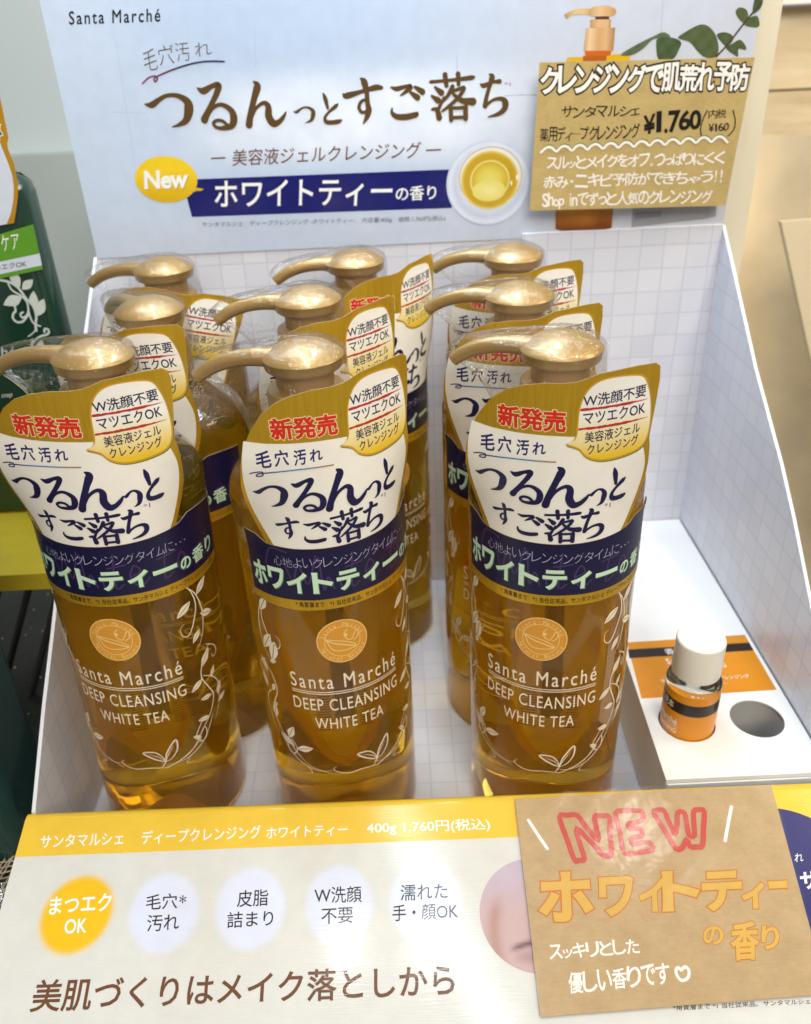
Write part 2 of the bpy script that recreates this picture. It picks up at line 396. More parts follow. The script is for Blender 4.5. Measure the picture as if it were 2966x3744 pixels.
# ------------------------------------------------------------------ mesh builder
class MB:
    def __init__(s): s.v = []; s.f = []; s.m = []; s.c = []; s.mats = []; s.key = {}
    def mi(s, mat):
        if mat not in s.mats: s.mats.append(mat)
        return s.mats.index(mat)
    def vert(s, p, tag=0):
        k = (round(p[0], 4), round(p[1], 4), round(p[2], 4), tag)
        if k not in s.key: s.key[k] = len(s.v); s.v.append((p[0] * S, p[1] * S, p[2] * S))
        return s.key[k]
    def face(s, pts, mat, cols=(1, 1, 1), tag=0):
        ids = []; cs = []
        for i, p in enumerate(pts):
            k = s.vert(p, tag)
            if k in ids: continue
            ids.append(k); cs.append(cols if not isinstance(cols[0], (tuple, list)) else cols[i])
        if len(ids) >= 3: s.f.append(ids); s.m.append(s.mi(mat)); s.c.append(cs)
    def sheet(s, ps, fn, mat, col=(1, 1, 1), off=0.0, sx=None, sy=None, flip=False, step=0.0):
        """Flat shapes laid on a surface fn(u, v, off); col may be a function of (u, v); step lifts each shape a hair above the last."""
        rim = getattr(ps, 'rim', 0)
        if rim:
            s.sheet(list(ps[:rim]), fn, mat, col, off, sx, sy, flip)
            for k in range(23): s.sheet(ps[rim + k::23], fn, mat, col, off - .0012 * (k + 1), sx, sy, flip)
            return
        if sx: ps = split(ps, 0, sx)
        if sy: ps = split(ps, 1, sy)
        tag = ('s', round(off, 4), mat.name, flip)
        base = off
        for k, q in enumerate(ps):
            off = base + k * step
            ar = sum(q[i][0] * q[(i + 1) % len(q)][1] - q[(i + 1) % len(q)][0] * q[i][1] for i in range(len(q)))
            if abs(ar) < 1e-7: continue
            if (ar < 0) != flip: q = q[::-1]
            cs = [col(*p) for p in q] if callable(col) else [col] * len(q)
            s.face([fn(p[0], p[1], off) for p in q], mat, cs, tag)
    def box(s, a, b, mat, col=(1, 1, 1), tag=0):
        (x0, y0, z0), (x1, y1, z1) = a, b
        P = [(x0, y0, z0), (x1, y0, z0), (x1, y1, z0), (x0, y1, z0), (x0, y0, z1), (x1, y0, z1), (x1, y1, z1), (x0, y1, z1)]
        for q in ((3, 2, 1, 0), (4, 5, 6, 7), (0, 1, 5, 4), (1, 2, 6, 5), (2, 3, 7, 6), (3, 0, 4, 7)):
            s.face([P[i] for i in q], mat, col, ('b', tag, q))
    def prism(s, pts, d, mat, col=(1, 1, 1), front=None, fcol=None):
        """Closed outline (3-D points) pushed along the vector d; convex or star-ish outlines."""
        d = Vector(d); A = [Vector(p) for p in pts]; B = [p + d for p in A]; n = len(A)
        s.face(A, front or mat, fcol or col, 'pa'); s.face(B[::-1], mat, col, 'pb')
        for i in range(n):
            j = (i + 1) % n; s.face([A[j], A[i], B[i], B[j]], mat, col, ('ps', i))
    def lathe(s, prof, mat, n=64, col=(1, 1, 1), cx=0, cy=0, cap=True, tag='l'):
        rings = []
        for r, z in prof:
            rings.append([(cx + r * math.cos(2 * math.pi * i / n), cy + r * math.sin(2 * math.pi * i / n), z) for i in range(n)])
        for a, b in zip(rings, rings[1:]):
            for i in range(n):
                j = (i + 1) % n; s.face([a[i], a[j], b[j], b[i]], mat, col, tag)
        if cap:
            if prof[0][0] > .01: s.face(rings[0][::-1], mat, col, tag)
            if prof[-1][0] > .01: s.face(rings[-1], mat, col, tag)
    def loft(s, rings, mat, col=(1, 1, 1), capa=True, capb=True, tag='lo'):
        n = len(rings[0])
        for a, b in zip(rings, rings[1:]):
            for i in range(n):
                j = (i + 1) % n; s.face([a[i], a[j], b[j], b[i]], mat, col, tag)
        if capa: s.face(rings[0][::-1], mat, col, tag)
        if capb: s.face(rings[-1], mat, col, tag)
    def build(s, name, parent=None, shade=True, loc=None, link_it=True):
        me = bpy.data.meshes.new(name); me.from_pydata(s.v, [], s.f)
        for m in s.mats: me.materials.append(m)
        me.polygons.foreach_set('material_index', s.m)
        ca = me.color_attributes.new('Col', 'FLOAT_COLOR', 'CORNER')
        flat = [x for cs in s.c for c in cs for x in (c[0], c[1], c[2], 1.0)]
        ca.data.foreach_set('color', flat)
        if shade:
            me.polygons.foreach_set('use_smooth', [True] * len(me.polygons))
            me.set_sharp_from_angle(angle=math.radians(38))
        me.update()
        o = bpy.data.objects.new(name, me)
        if link_it: COL.objects.link(o)
        if parent: o.parent = parent
        if loc: o.location = Vector(loc) * S
        return o
def empty(name, loc, label, cat, group=None):
    o = bpy.data.objects.new(name, None); COL.objects.link(o); o.location = Vector(loc) * S
    o.empty_display_size = .02
    tag(o, label, cat, group); return o
def tag(o, label, cat, group=None, kind=None):
    if label: o['label'] = label
    if cat: o['category'] = cat
    if group: o['group'] = group
    if kind: o['kind'] = kind
    return o
def rest(o, root):
    """Hang a mesh written in world millimetres under a root that stands elsewhere."""
    o.parent = root; o.location = -root.location; return o

def write(mb, fn, s, q0, q1, q2, mat, col, off, bold=0.0, space=1.0, sx=None, sy=None, jit=0.0, box=None):
    ps = text_polys(s, bold, space)
    mb.sheet(affine(ps, q0, q1, q2, box), fn, mat, col, off, sx, sy)
def hand(mb, fn, s, q0, q1, q2, mat, col, off, bold=.02, jit=.06, layers=None, rnd=1, shrink=.96):
    """Hand lettering: every character a little different in tilt, size and height."""
    rr = random.Random(rnd)
    ax = (q1[0] - q0[0], q1[1] - q0[1]); ay = (q2[0] - q0[0], q2[1] - q0[1])
    wts = [{' ': .45, '・': .55, '.': .35, ',': .3, '1': .5, '!': .45, '。': .5, 'ッ': .75, 'ィ': .75, 'っ': .75, 'ェ': .75, 'i': .3, 'n': .5, 'h': .5, 'o': .5, 'p': .5, 'S': .55}.get(c, .62 if ord(c) < 256 else 1.0) for c in s]
    tot = sum(wts); pos = 0; k_i = 0
    for c, w in zip(s, wts):
        if c.strip():
            x0 = pos + w / tot * (1 - shrink) / 2; x1 = x0 + w / tot * shrink
            nar = {'.': .4, ',': .4, '・': .35, '!': .22, '1': .38, 'i': .3, '。': .55, 'l': .3}.get(c, 1.0); mx_ = (x0 + x1) / 2; hw = (x1 - x0) / 2 * nar; x0, x1 = mx_ - hw, mx_ + hw
            small = c in 'ッィっェゃ'; lo, hi = 0.0, (.62 if small else 1.0)
            if c in '・': lo, hi = .42, .58
            if c in 'ー': lo, hi = .44, .53
            if c in '。': lo, hi = 0, .28
            if c in '.,': lo, hi = -.03, .1
            if c in 'onr': hi = .6
            if c == 'p': lo, hi = -.25, .6
            dx, dy, sh, rt = (rr.uniform(-jit, jit) for _ in range(4))
            lo += dy * .6; hi += dy * .6 + rr.uniform(-jit, jit) * .8
            f = lambda u, v: (q0[0] + ax[0] * u + ay[0] * v, q0[1] + ax[1] * u + ay[1] * v)
            k = (hi - lo)
            b0 = f(x0, lo - rt * .6); b1 = f(x1, lo + rt * .6); t0 = f(x0 + sh * .5 * (x1 - x0), hi - rt * .6)
            ref = bbox(text_polys(c, 0))
            for (bd, cl, of) in (layers or [(bold, col, off)]):
                mb.sheet(affine(text_polys(c, bd), b0, b1, t0, ref), fn, mat, cl, of + k_i * .004)
            k_i += 1
        pos += w / tot

# crop helpers: coordinates read off enlarged crops of the photograph -> full picture points
def crop(ox, oy, k): return lambda x, y: (ox + x / k, oy + y / k)
H1 = crop(400, 100, 1.708); H2 = crop(1200, 200, 2.135); H3 = crop(1900, 0, 1.8978)
P1 = crop(0, 2800, 1.1387); P2 = crop(1450, 2800, 1.1266); P3 = crop(1100, 3000, 2.135)
P4 = crop(1850, 2800, 1.5305); P5 = crop(2000, 3350, 1.768)
def on(pl, cr, pts): return [pl.px(*cr(*p[:2])) + tuple(p[2:]) for p in pts]
WHITE = lin('#F4F3EE'); NAVY = lin('#1A1850'); BROWN = lin('#5B3A22'); HBROWN = lin('#5C431F')

# ================================================================== the setting
mb = MB()
TABLE = plain('dark_table_top', (.10, .075, .05), .5, 0, .4, .3, 20)
mb.box((-700, -420, -22), (183, 430, -2.5), TABLE)
o = mb.build('table', shade=False); tag(o, 'dark brown shop table carrying the whole display', 'table')

# pale wall behind on the left, wooden booth on the right
WALL = plain('pale_grey_green_wall', (.52, .575, .575), .7, 0, .2, .06, 3)
WALL2 = plain('grey_green_wall_panel', (.40, .44, .42), .6, 0, .3, .16, 9)
mb = MB(); mb.box((-1300, 470, -400), (150, 500, 1300), WALL); mb.box((-1300, 455, -400), (120, 469, 250), WALL2)
o = mb.build('wall', shade=False); tag(o, 'pale grey green wall behind the display with a darker lower panel', 'wall')

def wood(name, a, b_, sc_):
    m, nt, b = nodes(name)
    n = noise(nt, coords(nt, sc_), 1, 5, .6)
    link(nt, ramp(nt, n, [(.3, a), (.7, b_)]), b.inputs['Base Color']); b.inputs['Roughness'].default_value = .6
    return m
WOOD = wood('pale_pine_board', (.56, .44, .26), (.74, .62, .42), (9, 9, 70))
mb = MB()
mb.box((205, 560, -500), (1500, 590, 262), WOOD, tag=1); mb.box((205, 566, 264), (1500, 590, 330), WOOD, tag=2)
mb.box((205, 560, 333), (1500, 590, 420), WOOD, tag=3)
o = mb.build('wooden_booth', shade=False); tag(o, 'blurred pale pine booth of horizontal boards at the far right', 'booth')
CREAMC = plain('cream_cloth', (.70, .57, .37), .85, 0, .1, .34, 16)
def drape(name, x0, x1, z0, z1, y, lean, mat, label, cat, wav):
    mb = MB(); nx, nz = 40, 20
    P = lambda i, j: (x0 + (x1 - x0) * i / nx + lean * (1 - j / nz), y + wav * math.sin(i * .75 + j * .13) + wav * .6 * math.sin(i * .31 + 1.2) - 30 * (1 - j / nz), z0 + (z1 - z0) * j / nz)
    for i in range(nx):
        for j in range(nz): mb.face([P(i, j), P(i + 1, j), P(i + 1, j + 1), P(i, j + 1)], mat)
    o = mb.build(name); tag(o, label, cat); return o
drape('cloth', 205, 800, -420, 240, 440, 60, CREAMC, 'cream cloth hanging in soft folds beside the tiled display', 'cloth', 15)
mb = MB()
ACR = plain('milky_acrylic_sheet', (.70, .58, .385), .35, 0, .5, .03, 12)
AQ = Plane((0, 330, 0), (1, 0, 0), (0, 0, 1)); aq = [AQ.px(*p) for p in ((2857, 812), (3400, 770), (3400, 2300), (3180, 2300))]
mb.prism([AQ(*p) for p in aq[::-1]], (0, 6, 0), ACR)
o = mb.build('acrylic_panel', shade=False); tag(o, 'milky cream acrylic panel standing in front of the cream cloth at the right edge', 'panel')
mb = MB()
mb.prism([(340, 548, 332), (415, 548, 425), (470, 548, 425), (448, 548, 332)], (0, 8, 0), plain('white_bracket_paint', (.86, .84, .78), .5))
o = mb.build('price_plate', shade=False); tag(o, 'white slanted plate fixed on the pine booth, top right', 'plate')

# cream upright beside the header card
POST = plain('cream_lacquered_post', (.74, .68, .52), .32, 0, .5, .03, 30)
mb = MB()
mb.box((179.2, 184, -2.4), (186.3, 196, 620), POST, tag=1); mb.box((186.4, 186, -2.4), (193.6, 195, 620), POST, tag=2)
o = mb.build('display_post', shade=False); tag(o, 'cream upright post standing behind the right edge of the header card', 'post')

# yellow riser shelf with the second green bottle, wire legs
YEL = wood('yellow_stained_board', (.36, .27, .008), (.50, .38, .015), (9, 22, 22))
shelf = empty('riser_shelf', (-300, 110, -2.4), 'yellow wooden riser shelf between the display box and the green bottles', 'shelf')
mb = MB(); mb.box((-470, 74, 80), (-188, 182, 90), YEL); rest(mb.build('shelf_board', shade=False), shelf)
BLK = plain('black_wire', (.012, .012, .012), .4)
for xx in (-240, -222, -204):
    mb = MB(); r = 2.0
    for a, b in (((xx - 30, 82, -2.3), (xx, 130, 80)),):
        A, B = Vector(a), Vector(b); d = (B - A).normalized(); n1 = d.orthogonal().normalized(); n2 = d.cross(n1)
        R = [[tuple(p + n1 * r * math.cos(t) + n2 * r * math.sin(t)) for t in [i * math.pi / 4 for i in range(8)]] for p in (A, B)]
        mb.loft(R, BLK)
    rest(mb.build('leg'), shelf)
mb = MB(); mb.box((-468, 150, -2.3), (-462, 156, 79.8), BLK); rest(mb.build('leg', shade=False), shelf)

# ================================================================== display stand
XL, XR, YB, YF = -169.5, 176.0, 177.0, -51.5
stand = empty('display_stand', (3, 60, -2.4), 'white tiled cardboard display stand with printed header card and slanted front panel', 'display stand')
T_FL = tile_mat('floor_tiles', 0, 0, 0, 'z'); T_BK = tile_mat('back_tiles', 1.4, 0, 230 - 8.6, 'y'); T_SD = tile_mat('side_tiles', 0, 1, 3, 'x')
EDGE = plain('white_board_edge', (.70, .715, .74), .5)
mb = MB(); mb.box((XL, YF, -2.3), (XR, YB, -.02), EDGE); mb.face([(XL, YF, 0), (XR, YF, 0), (XR, YB, 0), (XL, YB, 0)], T_FL)
rest(mb.build('floor_panel', shade=False), stand)
mb = MB()
mb.prism([(XL, YB, 0), (XR, YB, 0), (XR, YB, 229.6), (XL, YB, 229.6)], (0, 2, 0), EDGE, front=T_BK)
mb.prism([(65.5, YB - 1.9, .02), (XR - .02, YB - 1.9, .02), (XR - .02, YB - 1.9, 231), (65.5, YB - 1.9, 231)], (0, 1.85, 0), EDGE, front=T_BK)
rest(mb.build('back_panel', shade=False), stand)
profR = [(YB, 0.02), (YB, 230.5), (105, 173.5), (59, 142.5), (37, 125), (4, 96), (YF, 49), (YF, 0.02)]
profL = [(YB, 0.02), (YB, 229), (136, 199.7), (8, 100), (-17, 81.3), (YF, 52.5), (YF, 0.02)]
mb = MB(); mb.prism([(XR, y, z) for y, z in profR], (1.6, 0, 0), EDGE, front=T_SD); rest(mb.build('side_panel', shade=False), stand)
mb = MB(); mb.prism([(XL, y, z) for y, z in reversed(profL)], (-1.6, 0, 0), EDGE, front=T_SD); rest(mb.build('side_panel', shade=False), stand)

# ---- header card -------------------------------------------------
HD = Plane((0, YB - .7, 0), (1, 0, 0), (0, 0, 1))
mb = MB()
def sky(u, v):
    """printed photograph backdrop: pale blue sky, greyer to the right, white bloom round the headline"""
    base = mixc(lin('#B8C9E0'), lin('#C6C9D3'), smooth((u + 60) / 190))
    base = mixc(base, lin('#D2DEF0'), .55 * smooth((-80 - u) / 80))
    base = mixc(base, lin('#C7CBD8'), .5 * smooth((262 - v) / 30))
    g = math.exp(-(((u + 22) / 84) ** 4 + ((v - 293) / 21) ** 4)) * (.84 + .16 * math.sin(u * .13 + 1.3) * math.sin(v * .17 + u * .03))
    base = mixc(base, lin('#EEF3FB'), max(0, .88 * g))
    return base
z0h, z1h = 228.4, 372.0
n = 60; m_ = 40
for i in range(n):
    for j in range(m_):
        u = [XL + .3 + (179.4 - XL - .3) * k / n for k in (i, i + 1)]; v = [z0h + (z1h - z0h) * k / m_ for k in (j, j + 1)]
        q = [(u[0], v[0]), (u[1], v[0]), (u[1], v[1]), (u[0], v[1])]
        ue = lambda p: (p[0] if p[0] < 170 else p[0] - (1 - min(1, (p[1] - 228) / 110)) * 3.4 * (p[0] - 170) / 9.4, p[1])
        q = [ue(p) for p in q]
        mb.face([HD(*p) for p in q], M_HEADER, [sky(*p) for p in q], 'hd')
# board behind the print
mb.prism([(XL + .3, YB - .66, z0h), (175.9, YB - .66, z0h), (179.3, YB - .66, z1h), (XL + .3, YB - .66, z1h)], (0, .6, 0), EDGE)
# faint wall-tile joints of the printed photo
JT = lin('#A9B4CB')
for a, b in (((470, 110), (478, 505)), ((930, 100), (940, 500))):
    pass
def hline(cr, pts, w, col, off): mb.sheet(stroke(on(HD, cr, pts), w, 4), HD, M_HEADER, col, off, step=.002)
hline(H3, [(995, 0), (985, 180), (975, 330)], .35, lin('#ADB0C2'), .02)
hline(H3, [(0, 655), (140, 662)], .3, lin('#A4ADC6'), .02)
hline(H1, [(10, 530), (230, 536)], .35, lin('#B2C3DD'), .02); hline(H1, [(40, 100), (130, 660), (150, 820)], .35, lin('#B4C6DF'), .02)
hline(H1, [(905, 0), (915, 250)], .3, lin('#A6BCDD'), .02); hline(H2, [(1000, 0), (1010, 150)], .3, lin('#A3B0CC'), .02); hline(H2, [(1380, 320), (1620, 310)], .35, lin('#A9B2C8'), .02)
def htext(cr, s, a, b, c, col, bold=0.0, off=.12, space=1.0): write(mb, HD, s, HD.px(*cr(*a)), HD.px(*cr(*b)), HD.px(*cr(*c)), M_HEADER, col, off, bold, space)
R1c = crop(0, 0, 1.1387)
htext(R1c, 'Santa Marché', (288, 103), (668, 90), (286, 46), lin('#1C1A18'), .012, .12, 1.25)
for i, (ch, a, b, c) in enumerate((('毛', (222, 275), (305, 262), (205, 140)), ('穴', (318, 240), (408, 225), (296, 118)), ('汚', (425, 215), (510, 205), (405, 98)), ('れ', (540, 185), (640, 168), (528, 100)))):
    htext(H1, ch, a, b, c, HBROWN, -.012)
htext(H1, '*', (376, 130), (396, 130), (376, 105), HBROWN)
pts = on(HD, H1, [(207, 350), (245, 315), (285, 303), (301, 320), (288, 338), (279, 324), (305, 303), (400, 262), (520, 225), (620, 211), (718, 212)])
mb.sheet(stroke(pts, .75, 6), HD, M_HEADER, lambda u, v: mixc(lin('#8C2A4E'), lin('#2D2A55'), smooth((u + 130) / 30)), .13, step=.002)
def h12(x, y): return ((H2(x, y)[0] - 400) * 1.708, (H2(x, y)[1] - 100) * 1.708)
hero = [('つ', H1, (250, 415, 540, 630)), ('る', H1, (590, 348, 800, 645)), ('ん', H1, (860, 335, 1112, 625)), ('っ', H1, (1158, 495, 1290, 600)), ('と', H1, (1340, 405, 1448, 605)),
        ('す', H2, (135, 190, 430, 545)), ('ご', H2, (495, 240, 755, 508)), ('落', H2, (808, 152, 1140, 515)), ('ち', H2, (1190, 152, 1395, 490))]
for ch, cr, (x0, y0, x1, y1) in hero:
    a = HD.px(*cr(x0, y1)); b = HD.px(*cr(x1, y1 - .025 * (x1 - x0))); c = HD.px(*cr(x0, y0))
    w, h = b[0] - a[0], c[1] - a[1]
    ps = glyph(ch, w, h)
    mb.sheet([[(a[0] + x, a[1] + y) for x, y in q] for q in ps], HD, M_HEADER, HBROWN, .12, step=.002)
htext(H2, '*1', (1378, 245), (1424, 243), (1378, 213), lin('#6b6f80'))
RB = lin('#6B4433')
htext(H1, '美容液ジェルクレンジング', (768, 866), h12(715, 806), (769, 762), RB, .004)
hline(H1, [(638, 818), (722, 814)], .75, RB, .12); hline(H2, [(768, 745), (878, 740)], .75, RB, .12)
band = on(HD, crop(0, 0, 1), [(666, 657), (1643, 619), (1652, 760), (702, 793)])
mb.sheet([band[::-1]], HD, M_HEADER, lin('#0A1266'), .06)
htext(H1, 'ホワイトティー', (658, 1130), h12(492, 1172), (655, 958), WHITE, .012, .14)
htext(H2, 'の香り', (528, 1143), (843, 1130), (528, 1028), WHITE, .012, .14)
htext(H1, 'サンタマルシェ　ディープクレンジング -ホワイトティー-　内容量:400g　価格:1,760円(税込)', (580, 1254), h12(912, 1302), (580, 1214), lin('#5A5A66'), 0, .1)
# New bubble
c0 = HD.px(*H1(355, 950)); ra = HD.px(*H1(550, 950)); rb = HD.px(*H1(355, 802))
YB1, YB2 = lin('#EFCB22'), lin('#D9AE10')
mb.sheet(fill_loops([ellipse(c0, (ra[0] - c0[0], 0), (0, rb[1] - c0[1]), 60)]), HD, M_HEADER, lambda u, v: mixc(YB2, YB1, smooth((v - c0[1] + 12) / 18)), .17)
mb.sheet([on(HD, H1, [(525, 985), (540, 1000), (592, 1008), (575, 1020), (545, 1020), (505, 1035)])[::-1]], HD, M_HEADER, YB2, .16)
htext(H1, 'New', (224, 1018), (498, 1010), (220, 900), lin('#B08A12'), .04, .19); htext(H1, 'New', (220, 1012), (494, 1003), (216, 894), WHITE, .04, .22)

# printed tea cup seen from above
def disc(cr, c, rx, ry, stops, off, n=56):
    C = HD.px(*cr(*c)); A = HD.px(*cr(c[0] + rx, c[1])); B = HD.px(*cr(c[0], c[1] - ry))
    a = A[0] - C[0]; b = B[1] - C[1]
    for (r0, k0), (r1, k1) in zip(stops, stops[1:]):
        for i in range(n):
            t0, t1 = 2 * math.pi * i / n, 2 * math.pi * (i + 1) / n
            q = [(C[0] + a * r * math.cos(t), C[1] + b * r * math.sin(t)) for r, t in ((r0, t0), (r1, t0), (r1, t1), (r0, t1))]
            ks = [k0, k1, k1, k0]
            if r0 == 0: q = q[1:] if False else [q[0], q[1], q[2]]; ks = [k0, k1, k1]
            mb.face([HD(*p, off) for p in q], M_HEADER, ks, ('dc', off))
L = lin
disc(H2, (1250, 1005), 326, 338, [(0, L('#DCDFE8')), (.6, L('#D3D8E4')), (.8, L('#C3CADC')), (.93, L('#D8DFEC')), (1, L('#C0C8DA'))], .2)
disc(H2, (1268, 955), 258, 250, [(0, L('#E4DFD2')), (.9, L('#E3E0DA')), (.96, L('#B8A690')), (.98, L('#EFEFEF')), (1, L('#CFCDD0'))], .24)
disc(H2, (1262, 980), 224, 232, [(0, L('#E0D370')), (.35, L('#DCC850')), (.62, L('#C9A82E')), (.66, L('#EBDC84')), (.71, L('#C29A1E')), (.9, L('#C7A024')), (1, L('#E2CF6A'))], .28)
disc(H2, (1255, 1060), 130, 85, [(0, L('#EADF90')), (1, L('#E0D06A'))], .32)
for p in ((1475, 955, 9, 24), (1430, 1000, 7, 20)): disc(H2, p[:2], p[2], p[3], [(0, L('#FFFBEA')), (1, L('#F0E4B0'))], .34)
# printed pump bottle and leaves
def pp(pts, col, off, sm=True):
    P = on(HD, H3, pts); P = catmull(P, 4, True) if sm else P
    mb.sheet(fill_loops([P]), HD, M_HEADER, col, off, sx=4)
def hgrad(x0, x1, stops):
    a, b = HD.px(*H3(x0, 200))[0], HD.px(*H3(x1, 200))[0]
    def f(u, v):
        t = max(0, min(1, (u - a) / (b - a)))
        for (p, k), (p2, k2) in zip(stops, stops[1:]):
            if t <= p2: return mixc(k, k2, (t - p) / max(1e-6, p2 - p))
        return stops[-1][1]
    return f
gold = [(0, L('#B98C58')), (.25, L('#E8C79A')), (.5, L('#C99A64')), (.8, L('#D8AE7C')), (1, L('#A97C4C'))]
pp([(525, 110), (622, 110), (622, 140), (525, 140)], L('#5A3A2A'), .10, False)
pp([(490, 134), (636, 134), (632, 192), (490, 192)], hgrad(490, 636, gold), .12, False)
pp([(462, 195), (664, 190), (650, 350), (443, 352)], hgrad(445, 662, gold), .12, False)
pp([(450, 345), (640, 345), (630, 385), (455, 388)], L('#C8601C'), .10, False)
pp([(330, 400), (500, 390), (630, 378), (768, 372), (768, 430), (322, 440)], L('#D9A81A'), .08, False)
pp([(440, 388), (605, 384), (600, 430), (440, 430)], L('#B05A14'), .09, False)
pp([(492, 60), (530, 42), (600, 38), (655, 52), (670, 80), (650, 108), (580, 112), (510, 112), (478, 100)], hgrad(480, 670, gold), .14)
pp([(315, 95), (400, 62), (490, 60), (492, 98), (420, 98), (360, 105), (330, 130), (318, 118)], hgrad(315, 490, [(0, L('#B48A50')), (.5, L('#E2C288')), (1, L('#C79A5E'))]), .13)
pp([(250, 1440), (652, 1420), (640, 1580), (600, 1592), (290, 1602), (248, 1590)], lambda u, v: mixc(L('#7A3E14'), L('#C98024'), smooth((v - 233.6) / 4)), .08, False)
pp([(785, 1445), (1368, 1425), (1362, 1500), (1290, 1518), (775, 1578)], L('#9A9AA0'), .07, False)
pp([(800, 1470), (990, 1462), (985, 1500), (800, 1520)], L('#85858c'), .09, False)
gr = lambda a, b: (lambda u, v: mixc(L(a), L(b), .5 + .5 * math.sin(u * .9 + v * .7)))
pp([(700, 380), (800, 315), (920, 255), (1000, 222), (1045, 258), (930, 272), (860, 335), (780, 382)], gr('#4E5B3E', '#63704F'), .10)
pp([(948, 300), (965, 265), (1060, 260), (1120, 290), (1108, 340), (1070, 405), (1010, 412), (960, 405)], gr('#3F4F2E', '#4E5F3B'), .12)
pp([(1100, 262), (1160, 215), (1250, 170), (1312, 182), (1360, 240), (1382, 330), (1362, 392), (1290, 397), (1232, 350), (1180, 290)], gr('#4A5532', '#58633E'), .14)
pp([(1368, 240), (1420, 222), (1470, 240), (1482, 275), (1440, 320), (1400, 290)], gr('#465430', '#53603A'), .15)
pp([(1432, 330), (1480, 300), (1530, 275), (1566, 312), (1570, 345), (1520, 338), (1516, 390), (1490, 380)], gr('#424E2C', '#525F38'), .15)
hline(H3, [(1365, 392), (1450, 300), (1550, 170), (1600, 110), (1672, 20)], .9, L('#4B3A30'), .17)
pp([(1500, 75), (1530, 50), (1575, 68), (1586, 120), (1556, 156), (1515, 120)], gr('#4C5A34', '#5E5E3A'), .16)
pp([(1560, 168), (1600, 122), (1650, 110), (1664, 180), (1610, 186)], gr('#48582F', '#566639'), .16)
pp([(1618, 95), (1622, 30), (1640, -20), (1690, -30), (1684, 30), (1660, 70)], gr('#3F4C2A', '#4E5D36'), .16)
rest(mb.build('header_card', shade=False), stand)

# ---- slanted front panel ------------------------------------------
BETA = math.radians(18)
PO = Vector((-172.3, -52.0, 53.5)); PE = Vector((143.4, -52.0, 48.9))
ux = (PE - PO).normalized(); uy = Vector((0, math.cos(BETA), math.sin(BETA)))
FP = Plane(PO, ux, uy)
mb = MB()
PWHITE = lin('#D4D3CC'); PYEL = lin('#E6BE38')
e0 = FP.px(101, 2968); w_end = 352.0
bl = FP.px(0, 3330); sl = (bl[0] - e0[0]) / (bl[1] - e0[1])       # lean of the left edge
yb_l, yb_r = FP.px(66, 3134), FP.px(2869, 3022)
yl = lambda u: yb_l[1] + (yb_r[1] - yb_l[1]) * (u - yb_l[0]) / (yb_r[0] - yb_l[0])
VB = -118.0
left = lambda v: e0[0] + sl * v
nx = 48
def strip(v0f, v1f, nv, mat, colf):
    for i in range(nx):
        for j in range(nv):
            q = []
            for a, b in ((i, j), (i + 1, j), (i + 1, j + 1), (i, j + 1)):
                t = a / nx; s_ = b / nv
                u0 = left(v0f(0) + (v1f(0) - v0f(0)) * s_); u = u0 + (w_end - u0) * t
                q.append((u, v0f(u) + (v1f(u) - v0f(u)) * s_))
            mb.face([FP(*p) for p in q], mat, [colf(*p) for p in q], 'fp')
strip(lambda u: VB, yl, 12, M_LINEN, lambda u, v: PWHITE)
strip(yl, lambda u: -3.4, 4, M_LINEN, lambda u, v: PYEL)
# rounded fold along the top and the inner return
R_ = 3.6
for i in range(nx):
    us = [e0[0] + (w_end - e0[0]) * k / nx for k in (i, i + 1)]
    pr = []
    for a in range(7):
        t = a / 6 * math.radians(108)
        pr.append((-3.4 + R_ * math.sin(t), -R_ + R_ * math.cos(t)))
    for (v0, d0), (v1, d1) in zip(pr, pr[1:]):
        mb.face([FP(us[0], v0, d0), FP(us[1], v0, d0), FP(us[1], v1, d1), FP(us[0], v1, d1)], M_LINEN, PYEL, 'fp')
    vN, dN = pr[-1]
    a0, a1 = FP(us[0], vN, dN), FP(us[1], vN, dN)
    mb.face([a0, a1, Vector((a1.x, a1.y + .0, .1)), Vector((a0.x, a0.y + .0, .1))], EDGE, (1, 1, 1), 'ret')
# underside sheet and front skirt
A = [FP(left(VB), VB, -.6), FP(w_end, VB, -.6), FP(w_end, -3.4, -.6), FP(left(-3.4), -3.4, -.6)]
mb.face(A[::-1], EDGE, (1, 1, 1), 'und')
a0, a1 = FP(left(VB), VB), FP(w_end, VB)
mb.face([Vector((a0.x, a0.y + 6, -2.2)), Vector((a1.x, a1.y + 6, -2.2)), a1, a0], M_LINEN, PWHITE, 'skirt')
# soft-edged printed spots
def spot(cr, c, l, r, t, b, core, off):
    C, Lp, Rp, T, B = (FP.px(*cr(*p)) for p in (c, l, r, t, b))
    ax = ((Rp[0] - Lp[0]) / 2, (Rp[1] - Lp[1]) / 2); ay = ((T[0] - B[0]) / 2, (T[1] - B[1]) / 2)
    st = [(0, 0), (.4, 0), (.8, 0), (.86, .12), (.91, .4), (.96, .75), (1.02, .95), (1.07, 1)]
    n = 56
    for (r0, k0), (r1, k1) in zip(st, st[1:]):
        for i in range(n):
            ts = [2 * math.pi * k / n for k in (i, i + 1)]
            f = lambda r, t: (C[0] + ax[0] * r * math.cos(t) + ay[0] * r * math.sin(t), C[1] + ax[1] * r * math.cos(t) + ay[1] * r * math.sin(t))
            q = [f(r0, ts[0]), f(r1, ts[0]), f(r1, ts[1]), f(r0, ts[1])]; ks = [mixc(core, PWHITE, k) for k in (k0, k1, k1, k0)]
            if r0 == 0: q = q[:3]; ks = ks[:3]
            mb.face([FP(*p, off) for p in q], M_LINEN, ks, 'spot')
LAV = lin('#D6DBEC')
